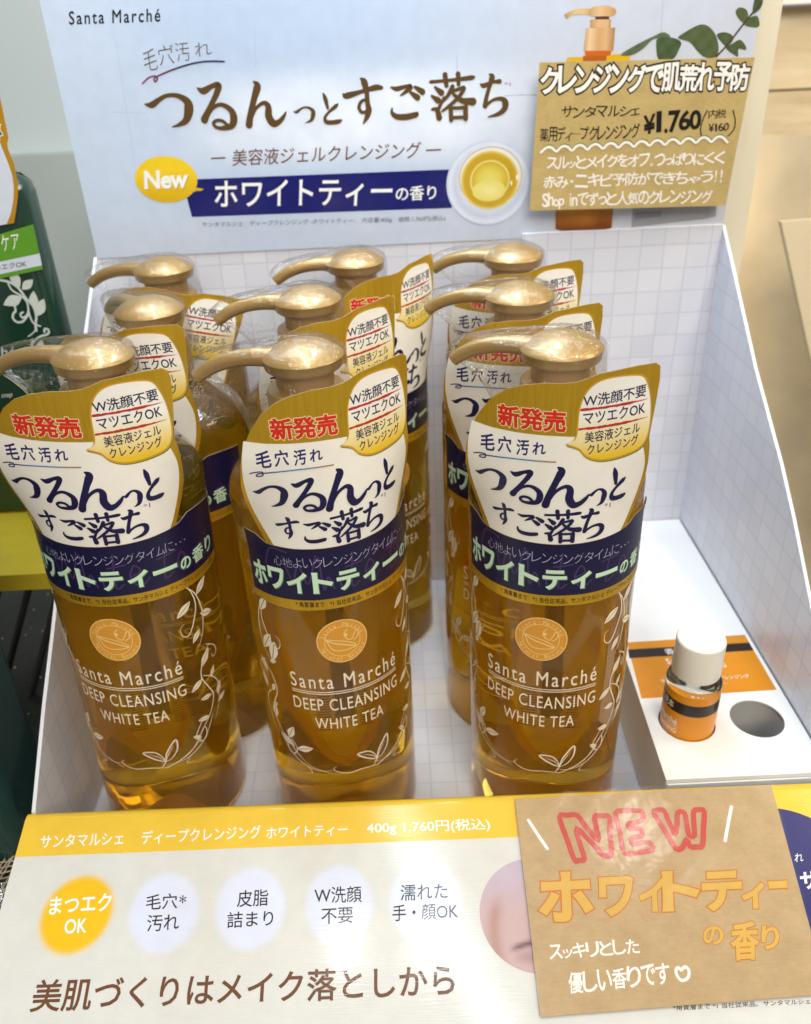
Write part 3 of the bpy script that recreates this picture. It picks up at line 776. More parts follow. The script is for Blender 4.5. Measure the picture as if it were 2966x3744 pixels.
spot(P1, (320, 618), (160, 640), (487, 600), (352, 443), (285, 797), lin('#E8B90F'), .06)
spot(P1, (685, 610), (528, 620), (840, 600), (700, 432), (668, 788), LAV, .06)
spot(P1, (1043, 590), (888, 598), (1200, 580), (1052, 408), (1035, 772), LAV, .06)
spot(P3, (300, 656), (18, 665), (582, 645), (300, 320), (298, 992), LAV, .06)
spot(P3, (970, 625), (680, 630), (1262, 620), (968, 290), (972, 962), LAV, .06)
def ptext(cr, s, a, b, c, col, bold=0.0, off=.13, space=1.0): write(mb, FP, s, FP.px(*cr(*a)), FP.px(*cr(*b)), FP.px(*cr(*c)), M_LINEN, col, off, bold, space)
ptext(P1, 'サンタマルシェ', (166, 344), (513, 328), (172, 290), WHITE, .012)
ptext(P1, 'ディープクレンジング', (588, 328), (1088, 303), (592, 271), WHITE, .012)
ptext(P1, 'ホワイトティー', (1106, 306), (1447, 290), (1110, 258), WHITE, .012)
ptext(P3, '400g 1,760円(税込)', (514, 120), (1482, 88), (514, 12), WHITE, .012)
DK = lin('#2B1F26')
ptext(P1, 'まつエク', (203, 622), (462, 604), (212, 546), WHITE, .018); ptext(P1, 'OK', (266, 702), (360, 696), (273, 640), WHITE, .018)
ptext(P1, '毛穴', (607, 602), (738, 595), (611, 537), DK, .006); ptext(P1, '*', (746, 574), (775, 573), (748, 540), DK, .006); ptext(P1, '汚れ', (611, 692), (745, 684), (615, 622), DK, .006)
ptext(P1, '皮脂', (986, 590), (1116, 583), (990, 520), DK, .006); ptext(P1, '詰まり', (945, 677), (1138, 667), (948, 610), DK, .006)
ptext(P3, 'W洗顔', (107, 650), (478, 640), (106, 520), DK, .006); ptext(P3, '不要', (160, 812), (408, 800), (162, 688), DK, .006)
ptext(P3, '濡れた', (778, 630), (1148, 612), (778, 505), DK, .006); ptext(P3, '手・顔OK', (715, 790), (1230, 768), (717, 660), DK, .006)
e1 = P3(1208, 1372); b1 = ((e1[0]) * 1.1387, (e1[1] - 2800) * 1.1387)
ptext(P1, '美肌づくりはメイク落としから', (120, 1030), b1, (150, 892), lin('#6B4327'), .014)
# printed close-up of a nose (skin) and navy disc at the right, both half under the card
C = FP.px(*P2(575, 610)); RX = FP.px(*P2(343, 610)); TY = FP.px(*P2(560, 382))
rad = C[0] - RX[0]; rady = TY[1] - C[1]
def skin(u, v):
    x, y = (u - C[0]) / rad, (v - C[1]) / rady
    k = mixc(lin('#BFA09D'), lin('#B7A7B8'), smooth((y + .2) / 1.2))
    k = mixc(k, lin('#A87A66'), .8 * math.exp(-(((x + .78 - .25 * (y + .4) ** 2) / .12) ** 2)) * smooth((.5 - y) / .5))
    k = mixc(k, lin('#5A3238'), .95 * math.exp(-(((y + .58 - .1 * math.sin((x + .5) * 3)) / .055) ** 2)) * smooth((x + .6) / .25))
    k = mixc(k, lin('#9E7874'), .7 * math.exp(-(((y + .72) / .10) ** 2)) * smooth((x + .55) / .3))
    return k
cell = [[(C[0] + rad * (-1 + i / 20), C[1] + rady * (-1 + j / 20)) for i, j in ((a, b), (a + 1, b), (a + 1, b + 1), (a, b + 1))] for a in range(40) for b in range(40)]
circ = []
for q in cell:
    q2 = []
    for x, y in q:
        dx, dy = (x - C[0]) / rad, (y - C[1]) / rady; l = math.hypot(dx, dy)
        if l > 1: x, y = C[0] + rad * dx / l, C[1] + rady * dy / l
        q2.append((x, y))
    circ.append(q2)
mb.sheet(circ, FP, M_INK, skin, .08)
rr = random.Random(3)
for k in range(130):
    a, r = rr.uniform(0, 6.28), math.sqrt(rr.random()) * .8
    x, y = C[0] + rad * (r * math.cos(a) * .6 - .2), C[1] + rady * (r * math.sin(a) * .55 + .1)
    mb.sheet([ellipse((x, y), (rr.uniform(.05, .12), 0), (0, rr.uniform(.05, .12)), 6)], FP, M_INK, lin('#A88487'), .10 + k * .0005)
C2 = FP.px(*P2(1630, 515))
mb.sheet(fill_loops([ellipse(C2, (33, 0), (0, 33), 60)]), FP, M_INK, lin('#0B1464'), .08)
ptext(P2, 'れ', (1640, 398), (1676, 394), (1640, 362), WHITE, 0); ptext(P2, 'サ', (1668, 512), (1740, 505), (1660, 440), WHITE, .03)
ptext(P5, '*角質層まで *1 当社従来品、サンタマルシェ', (815, 612), (1705, 568), (815, 577), lin('#4A4540'), 0)
rest(mb.build('front_panel', shade=True), stand)

# ================================================================== hand-written cards
KR1, KR2 = lin('#C6AD70'), lin('#C2A67C')
K1 = Plane((0, YB - 3.4, 0), (1, 0, 0), (0, -.035, 1))
card = empty('handwritten_card', (115, YB - 4, 232), 'kraft price card with white bubble lettering pinned over the header card', 'price card')
mb = MB()
q = on(K1, H3, [(140, 433), (1634, 397), (1428, 1426), (70, 1461)])[::-1]
mb.sheet(split(split([q], 0, 8), 1, 8), K1, M_KRAFT, KR1, 0)
for i in range(4):
    a, b = q[i], q[(i + 1) % 4]; mb.face([K1(*b), K1(*a), K1(*a, -.5), K1(*b, -.5)], M_KRAFT, KR1, ('e', i))
mb.face([K1(*p, -.5) for p in q][::-1], M_KRAFT, KR1, 'bk')
def k1(s, a, b, c, layers=None, col=None, bold=.02, jit=.085, rnd=1, off=.08): hand(mb, K1, s, K1.px(*H3(*a)), K1.px(*H3(*b)), K1.px(*H3(*c)), M_MARKER, col, off, bold, jit, layers, rnd, 1.0)
BLKI = lin('#17120E'); WI = lin('#F3EDE4')
k1('クレンジングで肌荒れ予防', (150, 645), (1580, 622), (152, 462), [(.088, BLKI, .06), (.03, WI, .13)], jit=.05, rnd=4)
k1('サンタマルシェ', (290, 815), (832, 800), (292, 742), None, BLKI, .008, rnd=5); k1('薬用ディープクレンジング', (142, 985), (832, 955), (142, 888), None, BLKI, .008, rnd=6)
k1('¥1.760', (865, 925), (1252, 893), (868, 792), None, BLKI, .032, rnd=9)
for pts in ([(1302, 766), (1272, 830), (1256, 890), (1262, 945)], [(1482, 766), (1497, 840), (1485, 900), (1446, 943)]):
    mb.sheet(stroke(on(K1, H3, pts), .62, 5), K1, M_MARKER, BLKI, .08, step=.002)
k1('内税', (1310, 828), (1432, 814), (1312, 764), None, BLKI, .006); k1('¥160', (1312, 918), (1452, 902), (1312, 862), None, BLKI, .012)
w = []
for i in range(12):
    x0 = 148 + i * 107.5; y = lambda x: 1062 - (x - 148) * .062
    for t in (0, .25, .5, .75): x = x0 + 107.5 * t; w.append((x, y(x) - 34 * math.sin(math.pi * t) - 6))
w.append((1440, 985))
mb.sheet(stroke(on(K1, H3, [(x + 3, y_ - 9) for x, y_ in w]), 1.0, 3), K1, M_MARKER, lin('#5E7C22'), .06, step=.001)
mb.sheet(stroke(on(K1, H3, w), 1.25, 3), K1, M_MARKER, WI, .3, step=.001)
k1('スルッとメイクをオフ。つっぱりにくく', (190, 1172), (1422, 1135), (190, 1090), None, WI, .016, rnd=12); k1('赤み・ニキビ予防ができちゃう!!', (165, 1305), (1415, 1262), (165, 1222), None, WI, .014, rnd=13)
k1('Shop inでずっと人気のクレンジング', (158, 1432), (1335, 1402), (158, 1345), None, WI, .014, rnd=15)
rest(mb.build('card_sheet', shade=False), card)

KP = Plane(FP(0, 0, 1.1), FP.ux, FP.uy)
card2 = empty('handwritten_card', (100, -100, 45), 'laminated kraft card with red outlined NEW lying on the slanted front panel', 'price card')
mb = MB()
q = on(KP, P4, [(50, 186), (1487, 110)]) + on(KP, crop(0, 0, 1), [(3028, 3634), (1976, 3718)]); q = q[::-1]
mb.sheet(split(split([q], 0, 8), 1, 8), KP, M_KRAFT, KR2, 0)
for i in range(4):
    a, b = q[i], q[(i + 1) % 4]; mb.face([KP(*b), KP(*a), KP(*a, -.4), KP(*b, -.4)], M_KRAFT, KR2, ('e', i))
mb.face([KP(*p, -.4) for p in q][::-1], M_KRAFT, KR2, 'bk')
RED = lin('#C24C42'); ORL = lin('#C47428'); ORF = lin('#D2A94F')
def loop4(pts, w, col, cr=P4, off=.06, closed=True): mb.sheet(stroke(on(KP, cr, pts), w, 3, closed), KP, M_MARKER, col, off, step=.0015)
loop4([(300, 285), (345, 278), (400, 278), (450, 345), (520, 420), (505, 345), (497, 285), (540, 280), (580, 290), (582, 380), (592, 488), (565, 505), (535, 492), (470, 420), (395, 350), (415, 440), (440, 522), (410, 530), (385, 528), (345, 420)], 2.2, RED)
loop4([(615, 265), (680, 252), (758, 255), (768, 295), (730, 318), (688, 325), (695, 352), (750, 352), (762, 392), (705, 405), (710, 440), (800, 428), (822, 470), (740, 485), (662, 488), (640, 380)], 2.1, RED)
loop4([(828, 265), (855, 250), (885, 252), (915, 320), (948, 385), (958, 320), (962, 262), (1000, 265), (1012, 330), (1025, 388), (1055, 390), (1052, 320), (1052, 255), (1085, 246), (1110, 255), (1106, 350), (1100, 445), (1065, 455), (1030, 452), (1012, 412), (990, 455), (952, 466), (900, 380)], 2.2, RED)
for p in ([(127, 306), (178, 385), (232, 464)], [(1262, 230), (1245, 320), (1227, 420)]): loop4(p, 1.3, WI, closed=False)
for k, (ch, x0, y0, x1, y1) in enumerate((('ホ', 590, 445, 812, 645), ('ワ', 838, 462, 980, 622), ('イ', 1002, 470, 1110, 603), ('ト', 1098, 438, 1250, 600), ('テ', 1262, 440, 1425, 600), ('ィ', 1425, 485, 1520, 590), ('ー', 1535, 478, 1610, 506),
                            ('の', 1265, 662, 1350, 742), ('香', 1378, 645, 1498, 805), ('り', 1505, 660, 1580, 760))):
    a, b, c = (KP.px(*P2(*p)) for p in ((x0, y1), (x1, y1 - (x1 - x0) * .05), (x0 - 4, y0)))
    ref = bbox(text_polys(ch, .03)); bd = .042 if k < 7 else .03
    mb.sheet(affine(text_polys(ch, bd + .024), a, b, c, ref), KP, M_MARKER, ORL, .06 + .004 * k); mb.sheet(affine(text_polys(ch, bd), a, b, c, ref), KP, M_MARKER, ORF, .14 + .004 * k)
def k2(s, a, b, c, rnd): hand(mb, KP, s, KP.px(*P5(*a)), KP.px(*P5(*b)), KP.px(*P5(*c)), M_MARKER, WI, .08, .016, .03, None, rnd, .94)
k2('スッキリとした', (18, 280), (605, 240), (10, 188), 21); k2('優しい香りです', (142, 505), (805, 432), (134, 372), 23)
loop4([(868, 350), (848, 332), (834, 352), (842, 385), (872, 417), (912, 398), (918, 352), (896, 328), (876, 340)], 1.1, WI, P5)
rest(mb.build('card_sheet', shade=False), card2)
# clear laminating pouch, slightly wavy
mb = MB()
qa = on(KP, P4, [(28, 162), (1492, 84)]) + on(KP, crop(0, 0, 1), [(3040, 3655), (1977, 3742)])
N = 36
def pouch(i, j):
    s_, t = i / N, j / N
    p = [(qa[0][k] * (1 - s_) + qa[1][k] * s_) * (1 - t) + (qa[3][k] * (1 - s_) + qa[2][k] * s_) * t for k in (0, 1)]
    return KP(p[0], p[1], .55 + .10 * math.sin(s_ * 17 + t * 4) * math.sin(t * 13 + s_ * 3) + .05 * math.sin(s_ * 41 + t * 29))
for i in range(N):
    for j in range(N): mb.face([pouch(i, j + 1), pouch(i + 1, j + 1), pouch(i + 1, j), pouch(i, j)], M_LAM)
rest(mb.build('laminate_pouch'), card2)

# ================================================================== tester box with sample vial
ZT = 42.0
box = empty('tester_box', (140, 60, 0), 'white cardboard tester box with two round holes and an orange printed stripe', 'tester box')
TX0, TX1, TY0, TY1 = 104.2, 175.2, -41.8, 174.6
TP = lambda u, v, off=0.0: Vector((u, v, ZT + off))
def tx0(v): return 102.7 + (v + 41.8) * .0333
circ = lambda cx, cy_, r, n=48: [(cx + r * math.cos(2 * math.pi * i / n), cy_ + r * math.sin(2 * math.pi * i / n)) for i in range(n)]
HOLES = [(122.6, -7.6, 13.1), (156.1, -7.8, 12.3)]
mb = MB()
mb.sheet(fill_loops([[(tx0(TY0), TY0), (TX1, TY0), (TX1, TY1), (tx0(TY1), TY1)]] + [circ(*h) for h in HOLES]), TP, M_CARD, off=0)
for (cx, cy_, r) in HOLES:
    c = circ(cx, cy_, r)
    for i in range(48):
        a, b = c[i], c[(i + 1) % 48]; mb.face([TP(*b), TP(*a), TP(*a, -.6), TP(*b, -.6)], M_CARD, (1, 1, 1), 'rim')
    for i in range(48):
        k = 1.06; a, b = ((cx + (p[0] - cx) * k, cy_ + (p[1] - cy_) * k) for p in (c[i], c[(i + 1) % 48]))
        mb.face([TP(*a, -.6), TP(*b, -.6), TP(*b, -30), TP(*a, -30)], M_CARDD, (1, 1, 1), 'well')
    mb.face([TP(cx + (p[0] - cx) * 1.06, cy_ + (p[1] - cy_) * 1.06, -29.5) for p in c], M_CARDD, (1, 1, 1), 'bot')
rest(mb.build('top_sheet', shade=False), box)
mb = MB(); mb.prism([(tx0(TY0), TY0, .05), (TX1, TY0, .05), (TX1, TY0, ZT - .02), (tx0(TY0), TY0, ZT - .02)], (0, .5, 0), M_CARD)
mb.prism([(tx0(TY0) + .5, TY0 - 1.1, .05), (TX1, TY0 - 1.1, .05), (TX1, TY0 - 1.1, ZT - 2.2), (tx0(TY0) + .5, TY0 - 1.1, ZT - 2.2)], (0, .8, 0), M_CARD)
rest(mb.build('front_flap', shade=False), box)
mb = MB(); mb.prism([(tx0(TY1) + .1, TY1, .05), (tx0(TY0) + .1, TY0 + .6, .05), (tx0(TY0) + .1, TY0 + .6, ZT - .02), (tx0(TY1) + .1, TY1, ZT - .02)], (.5, 0, 0), M_CARD); rest(mb.build('side_flap', shade=False), box)
mb = MB()
ORG = lin('#D98A12'); BAND = lin('#241712')
Q = lambda pts: [p for p in pts]
mb.sheet([[(105.6, 9.2), (173.1, 10.7), (173.4, 53.6), (109.2, 52.0)]], TP, M_INK, ORG, .06)
mb.sheet([[(107.4, 39.2), (173.2, 40.7), (173.3, 47.0), (108.3, 46.2)]], TP, M_INK, BAND, .10)
def tt(s, x0, y0, x1, y1, dy=0, col=WHITE, bold=.006): write(mb, TP, s, (x0, y0), (x1, y0 + dy), (x0, y1), M_INK, col, .14, bold)
tt('香りの見本', 127.0, 40.6, 154, 45.4, .4); tt('Santa Marché', 125.5, 33.2, 153.5, 37.4, .4); tt('DEEP CLEANSING', 125.6, 28.4, 154.8, 31.6, .4)
tt('サンタマルシェ ディープクレンジング', 118.5, 19.4, 163.5, 22.4, .6); tt('-ホワイトティー-', 131, 15.6, 151, 17.9, .4)
rest(mb.build('printed_stripe', shade=False), box)

vial = empty('sample_vial', (122.6, -7.6, 13.0), 'small sample vial with ivory cap and orange label standing in the tester box hole', 'sample bottle')
def arc(cx, cz, r, a0, a1, n=6): return [(cx + r * math.cos(math.radians(a0 + (a1 - a0) * i / n)), cz + r * math.sin(math.radians(a0 + (a1 - a0) * i / n))) for i in range(n + 1)]
mb = MB(); mb.lathe([(0, 0), (11.5, 0), (12.4, .9), (12.4, 56.0)] + arc(9.6, 56.2, 2.8, 0, 80) + [(8.2, 59.6), (8.2, 66)], glass('vial_glass', (1, 1, .99), .0, 1.3), 56); vb = mb.build('vial_body', vial)
mb = MB(); mb.lathe([(0, 1.4), (10.6, 1.4), (11.1, 2), (11.1, 52.0), (0, 52.0)], liquid('pale_amber_gel', (.98, .9, .6), 12), 40); mb.build('sample_gel', vb)
mb = MB()
def cyl(R, yaw, cx=0, cy_=0):
    def f(s, z, off=0.0): a = s / R + yaw; r = R + off; return Vector((cx + r * math.sin(a), cy_ - r * math.cos(a), z))
    return f
VL = cyl(12.46, -.35)
mb.sheet([[(-33, 8), (33, 8), (33, 54.5), (-33, 54.5)]], VL, M_INK, ORG, 0, sx=1.6); mb.sheet([[(-33, 43.6), (33, 43.6), (33, 50.2), (-33, 50.2)]], VL, M_INK, BAND, .04, sx=1.6)
def vt(s, x0, y0, x1, y1): write(mb, VL, s, (x0, y0), (x1, y0), (x0, y1), M_INK, WHITE, .07, .004, 1, 1.2)
vt('香りの見本', -24, 44.6, -8, 49.2); vt('Santa Marché', -26, 36.0, -5.0, 39.8); mb.sheet([[(-26, 34.9), (-4.6, 34.9), (-4.6, 35.1), (-26, 35.1)]], VL, M_INK, WHITE, .07, sx=1.2)
vt('DEEP CLEANSING', -26, 31.2, -5, 34.0); vt('WHITE TEA', -21, 27.4, -9, 29.8)
mb.build('vial_label', vial)
mb = MB(); mb.lathe([(9.6, 61.2), (10.7, 61.3), (10.9, 62), (10.75, 79.0)] + arc(9.5, 79.2, 1.25, 0, 90) + [(0, 80.5)], M_CAP, 64); mb.build('vial_cap', vial)

# ================================================================== pump bottles
RB_ = 34.6
base = [(0, 0.4), (28, .4), (31.5, 0)] + arc(31.0, 3.6, 3.6, -80, 0, 5)
prof = base + [(34.6, 60), (34.6, 120), (34.6, 168)] + arc(24.6, 178, 10, 0, 62, 7) + [(23.5, 190.8), (16.5, 194.2)] + arc(16.5, 196.6, 2.4, -90, -180, 3) + [(13.6, 202)]
mb = MB(); mb.lathe(prof, M_PET, 96); P_BODY = mb.build('bottle_body', link_it=False)
inn = [(0, 1.3), (27, 1.3), (31.2, 1.8), (33.2, 4.2), (33.8, 8), (33.9, 24), (33.9, 168), (32.4, 174), (30.5, 177.5), (0, 177.5)]
mb = MB(); mb.lathe(inn, M_GEL, 96); P_GEL = mb.build('cleansing_gel', link_it=False)

# added patch on the back; its colours paint the pale refracted U
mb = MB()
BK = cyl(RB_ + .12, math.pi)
def u_patch(w, z0, z1, zt=178):
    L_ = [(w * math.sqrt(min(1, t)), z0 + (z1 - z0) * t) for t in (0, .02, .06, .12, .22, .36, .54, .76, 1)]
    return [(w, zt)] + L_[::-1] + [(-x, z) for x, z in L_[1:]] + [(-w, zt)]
PATCH_PALE = lin('#F3EBE0'); PATCH_DARK = lin('#8A6B45')
mb.sheet(fill_loops([u_patch(10.6, 10, 128)]), BK, M_UPATCH, lin('#F0C21C'), 0, sx=1.5, sy=12)
mb.sheet(fill_loops([u_patch(8.6, 16, 134)]), BK, M_UPATCH, PATCH_PALE, -.05, sx=1.5, sy=12)
mb.sheet([[(-2.2, 40), (.9, 40), (.9, 176), (-2.2, 176)]], BK, M_UPATCH, PATCH_DARK, -.09, sx=1.5, sy=12)
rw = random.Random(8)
for k in range(16): z = 34 + k * 1.6; mb.sheet([[(-4 + rw.uniform(-.6, .3), z), (-2.6, z), (-2.6, z + .7), (-4, z + .7)], [(1.4, z), (3 + rw.uniform(0, 1.5), z), (3, z + .7), (1.4, z + .7)]], BK, M_UPATCH, PATCH_DARK, -.08, sx=1.5)
P_UPATCH = mb.build('refraction_patch', link_it=False)

# white print on the front: emblem, lettering, vine wreath
PR = cyl(RB_ + .03, 0)
PW = lin('#EFE6CF')
M_PRINT = ink('white_screen_print', .45, .3, bumps=0)
mb = MB()
def pt(s, x0, y0, x1, y1, bold=0.0, space=1.0): write(mb, PR, s, (x0, y0), (x1, y0), (x0, y1), M_PRINT, PW, .02, bold, space, 1.3)
pt('Santa Marché', -33.8, 97.2, 15.0, 105.0, .004, 1.25)
for z in (95.3, 94.2): mb.sheet([[(-33.6, z), (15, z), (15, z + .42), (-33.6, z + .42)]], PR, M_PRINT, PW, .02, sx=1.3)
pt('DEEP CLEANSING', -33.8, 85.0, 15.2, 91.6, .002, 1.1); pt('WHITE TEA', -24.8, 74.6, 6.0, 80.8, .002, 1.1)
ec = (-9.6, 121.6); EM = lin('#D99A38'); EL = lin('#F0CE86')
mb.sheet(fill_loops([ellipse(ec, (10.6, 0), (0, 10.9), 48)]), PR, M_PRINT, EM, .02, sx=1.3)
mb.sheet(stroke(ellipse(ec, (10.3, 0), (0, 10.6), 40), .35, 1, True), PR, M_PRINT, EL, .05, sx=1.3)
mb.sheet(stroke(ellipse(ec, (7.3, 0), (0, 7.5), 40), .28, 1, True), PR, M_PRINT, EL, .05, sx=1.3)
def E_(pts): return [(ec[0] + x * 7.3, ec[1] + z * 7.5) for x, z in pts]
mb.sheet(stroke(E_([(-.92, .22), (-.5, -.05), (.1, -.25), (.72, -.5)]), .6), PR, M_PRINT, EL, .06, sx=1.3, step=.002)
mb.sheet(stroke(E_([(-.92, .25), (-.55, -.5), (.1, -.62), (.75, -.48), (.4, -.15), (-.2, .08), (-.92, .25)]), .45), PR, M_PRINT, EL, .08, sx=1.3, step=.002)
mb.sheet(stroke(E_([(.3, .75), (.12, .5), (.2, .2), (.45, .02), (.6, .2), (.78, .55), (.9, .5), (.86, .15), (.62, -.02)]), .45), PR, M_PRINT, EL, .11, sx=1.3, step=.002)
mb.sheet([ellipse((ec[0] + 1.4, ec[1] + 3.0), (.8, 0), (0, .8), 12)], PR, M_PRINT, EL, .14)
def ring_text(s, r, a0, a1, up=True):
    for i, ch in enumerate(s):
        if ch == ' ': continue
        a = math.radians(a0 + (a1 - a0) * (i + .5) / len(s)); h = 2.1; wd = 1.5
        nx_, nz_ = math.cos(a), math.sin(a); tx_, tz_ = (nz_, -nx_) if up else (-nz_, nx_)
        if not up: nx_, nz_ = -nx_, -nz_
        cx = ec[0] + r * math.cos(a); cz = ec[1] + r * math.sin(a)
        o_ = (cx - tx_ * wd / 2 - nx_ * h / 2, cz - tz_ * wd / 2 - nz_ * h / 2)
        ref = (0, 0, .6, .75)
        mb.sheet(affine(text_polys(ch), o_, (o_[0] + tx_ * wd, o_[1] + tz_ * wd), (o_[0] + nx_ * h, o_[1] + nz_ * h), ref), PR, M_PRINT, EL, .06, sx=1.3)
ring_text('Santa Marché', 8.7, 165, 12); ring_text('Natural Beauty', 8.7, 198, 342, False)
k_off = [.02]
def vine(pts, w=.55):
    k_off[0] += .006; P = [(x, z, w * (.35 + .65 * math.sin(math.pi * min(1, .12 + i / max(1, len(pts) - 1))))) for i, (x, z) in enumerate(pts)]
    mb.sheet(stroke(P, None, 6), PR, M_PRINT, PW, k_off[0], sx=1.3, step=.0006)
def lf(x, z, deg, ln, wd=.42):
    k_off[0] += .006; a = math.radians(deg)
    mb.sheet(leaf(x, z, a, ln, wd), PR, M_PRINT, PW, k_off[0], sx=1.3)
    P = [(x + math.cos(a) * ln * t, z + math.sin(a) * ln * t) for t in (.12, .5, .85)]
    mb.sheet(stroke(P, ln * .035), PR, M_PRINT, lin('#8A6426'), k_off[0] + .02, sx=1.3, step=.0004)
for sgn in (-1, 1):
    X = lambda x: -9.7 + sgn * x
    A = lambda d: d if sgn > 0 else 180 - d
    j = 0 if sgn > 0 else 1
    vine([(X(26), 142), (X(33), 138), (X(36), 129), (X(34), 121), (X(30.5), 115), (X(27.5), 116), (X(27), 120), (X(29), 121.5)])
    vine([(X(33), 138), (X(37), 132), (X(39), 122), (X(37.5), 112), (X(34), 106)]); vine([(X(38), 105), (X(43), 101), (X(44), 97), (X(41.5), 95.5), (X(40.5), 98)], .5)
    vine([(X(40), 104), (X(35), 98), (X(33), 90), (X(36), 82), (X(38), 76), (X(35), 68), (X(30), 62), (X(27), 57), (X(24), 54)])
    vine([(X(34), 90), (X(39), 86), (X(42), 80), (X(41), 70), (X(37), 62)], .5); vine([(X(31), 68), (X(26), 60), (X(28), 55), (X(31), 57), (X(30), 62), (X(22), 52), (X(10.5), 47.2)], .5)
    vine([(X(36), 66), (X(30), 56), (X(22), 50), (X(14), 48.5), (X(9), 50)], .4); vine([(X(22), 50), (X(19.5), 46.5), (X(23), 45.5)], .35)
    for (x, z, d, l) in ((33, 138, 75, 9), (37, 132, 40, 9), (33.5, 131, 215, 9), (37.5, 122, -25, 8.5), (36, 115, 230, 7), (34, 95, 55, 9), (33.2, 89, 215, 7.5), (38, 86, 60, 6), (37, 77, 170, 6.5), (40.5, 74, 65, 7), (40, 70, 15, 6.5), (34, 66, 165, 6.5), (28, 57, 140, 5)) if j == 0 else \
        ((31, 140, 100, 8), (36, 132, 120, 9.5), (32, 121, -60, 11), (30, 118, -75, 12), (35, 105, 150, 5), (38, 98, 60, 8), (34, 93, -60, 5), (40, 88, 70, 8), (34, 82, -40, 5), (37, 72, 95, 9), (30, 64, 115, 9), (27, 60, 30, 9), (26, 59, 160, 9)):
        lf(X(x), z, A(d), l)
vine([(-1.2, 47.6), (.6, 50.5), (.2, 53), (1.2, 51)], .5)
for pts in ([(1, 51), (-3, 53), (-8, 57.5), (-3, 57.5), (0, 54), (1, 51)], [(1, 51), (2, 56), (6.6, 62.5), (6.8, 57), (4, 52.5), (1, 51)]): vine(pts, .8)
vine([(1, 51.5), (2.6, 55), (5.4, 59.5)], .4); vine([(1, 51.5), (-2, 54.6), (-5.5, 56.5)], .4); vine([(.9, 47.1), (-6, 48.2), (-13, 47.4), (-18, 49), (-19, 51), (-17.5, 52)], .45)
vine([(.9, 47.1), (8, 50), (13, 53), (18, 57)], .5)
P_PRINT = mb.build('front_print', link_it=False)

# ---- promotional paper collar ---------------------------------------
RT = 35.0
def tagfn(tilt=0.0):
    ca, sa = math.cos(tilt), math.sin(tilt)
    def f(s, z, off=0.0):
        if tilt:
            x, y = s + 6, z - 172; s, z = -6 + ca * x + sa * y, 172 - sa * x + ca * y
        t = smooth((z - 164) / 44); K = (1 - .45 * t) / RT; a = s * K; r = 1 / K
        return Vector((math.sin(a) * (r + off), -RT + r - math.cos(a) * (r + off), z))
    return f
GOLDC = (1, 1, 1); CREAM = lin('#F1EEE4'); INKN = lin('#1B1746'); REDT = lin('#CF2E1C')
outl = [(47.5, 139.5), (47.5, 170), (36, 171.5), (29.2, 171.6), (25.9, 169.6), (23.2, 168.6), (25.2, 173.7), (27.5, 180), (28.9, 187.4), (28.7, 195), (27.9, 202.5), (27.1, 206.4), (27.6, 212), (28.3, 218), (29.0, 227.2), (28.6, 232), (26.4, 233.6), (20, 233.9), (15.1, 233.7), (5.9, 232.9), (2, 231.5), (-1.2, 230.5), (-5.9, 230.1), (-12.2, 230.3), (-19.4, 229.3), (-25.1, 227.3), (-30.1, 223.6), (-34.5, 217.6), (-37.7, 211.5), (-39.8, 204), (-40.9, 195.2), (-40.8, 186.8), (-40, 180.5), (-38.3, 173.5), (-36.1, 167.6), (-38.7, 169.2), (-41.2, 171), (-47.5, 171.5), (-47.5, 139.5),
        (-40, 138.6), (-27, 138.2), (-13.7, 138.6), (0, 139), (13, 138.6), (26.8, 138.2), (40, 138.8)]
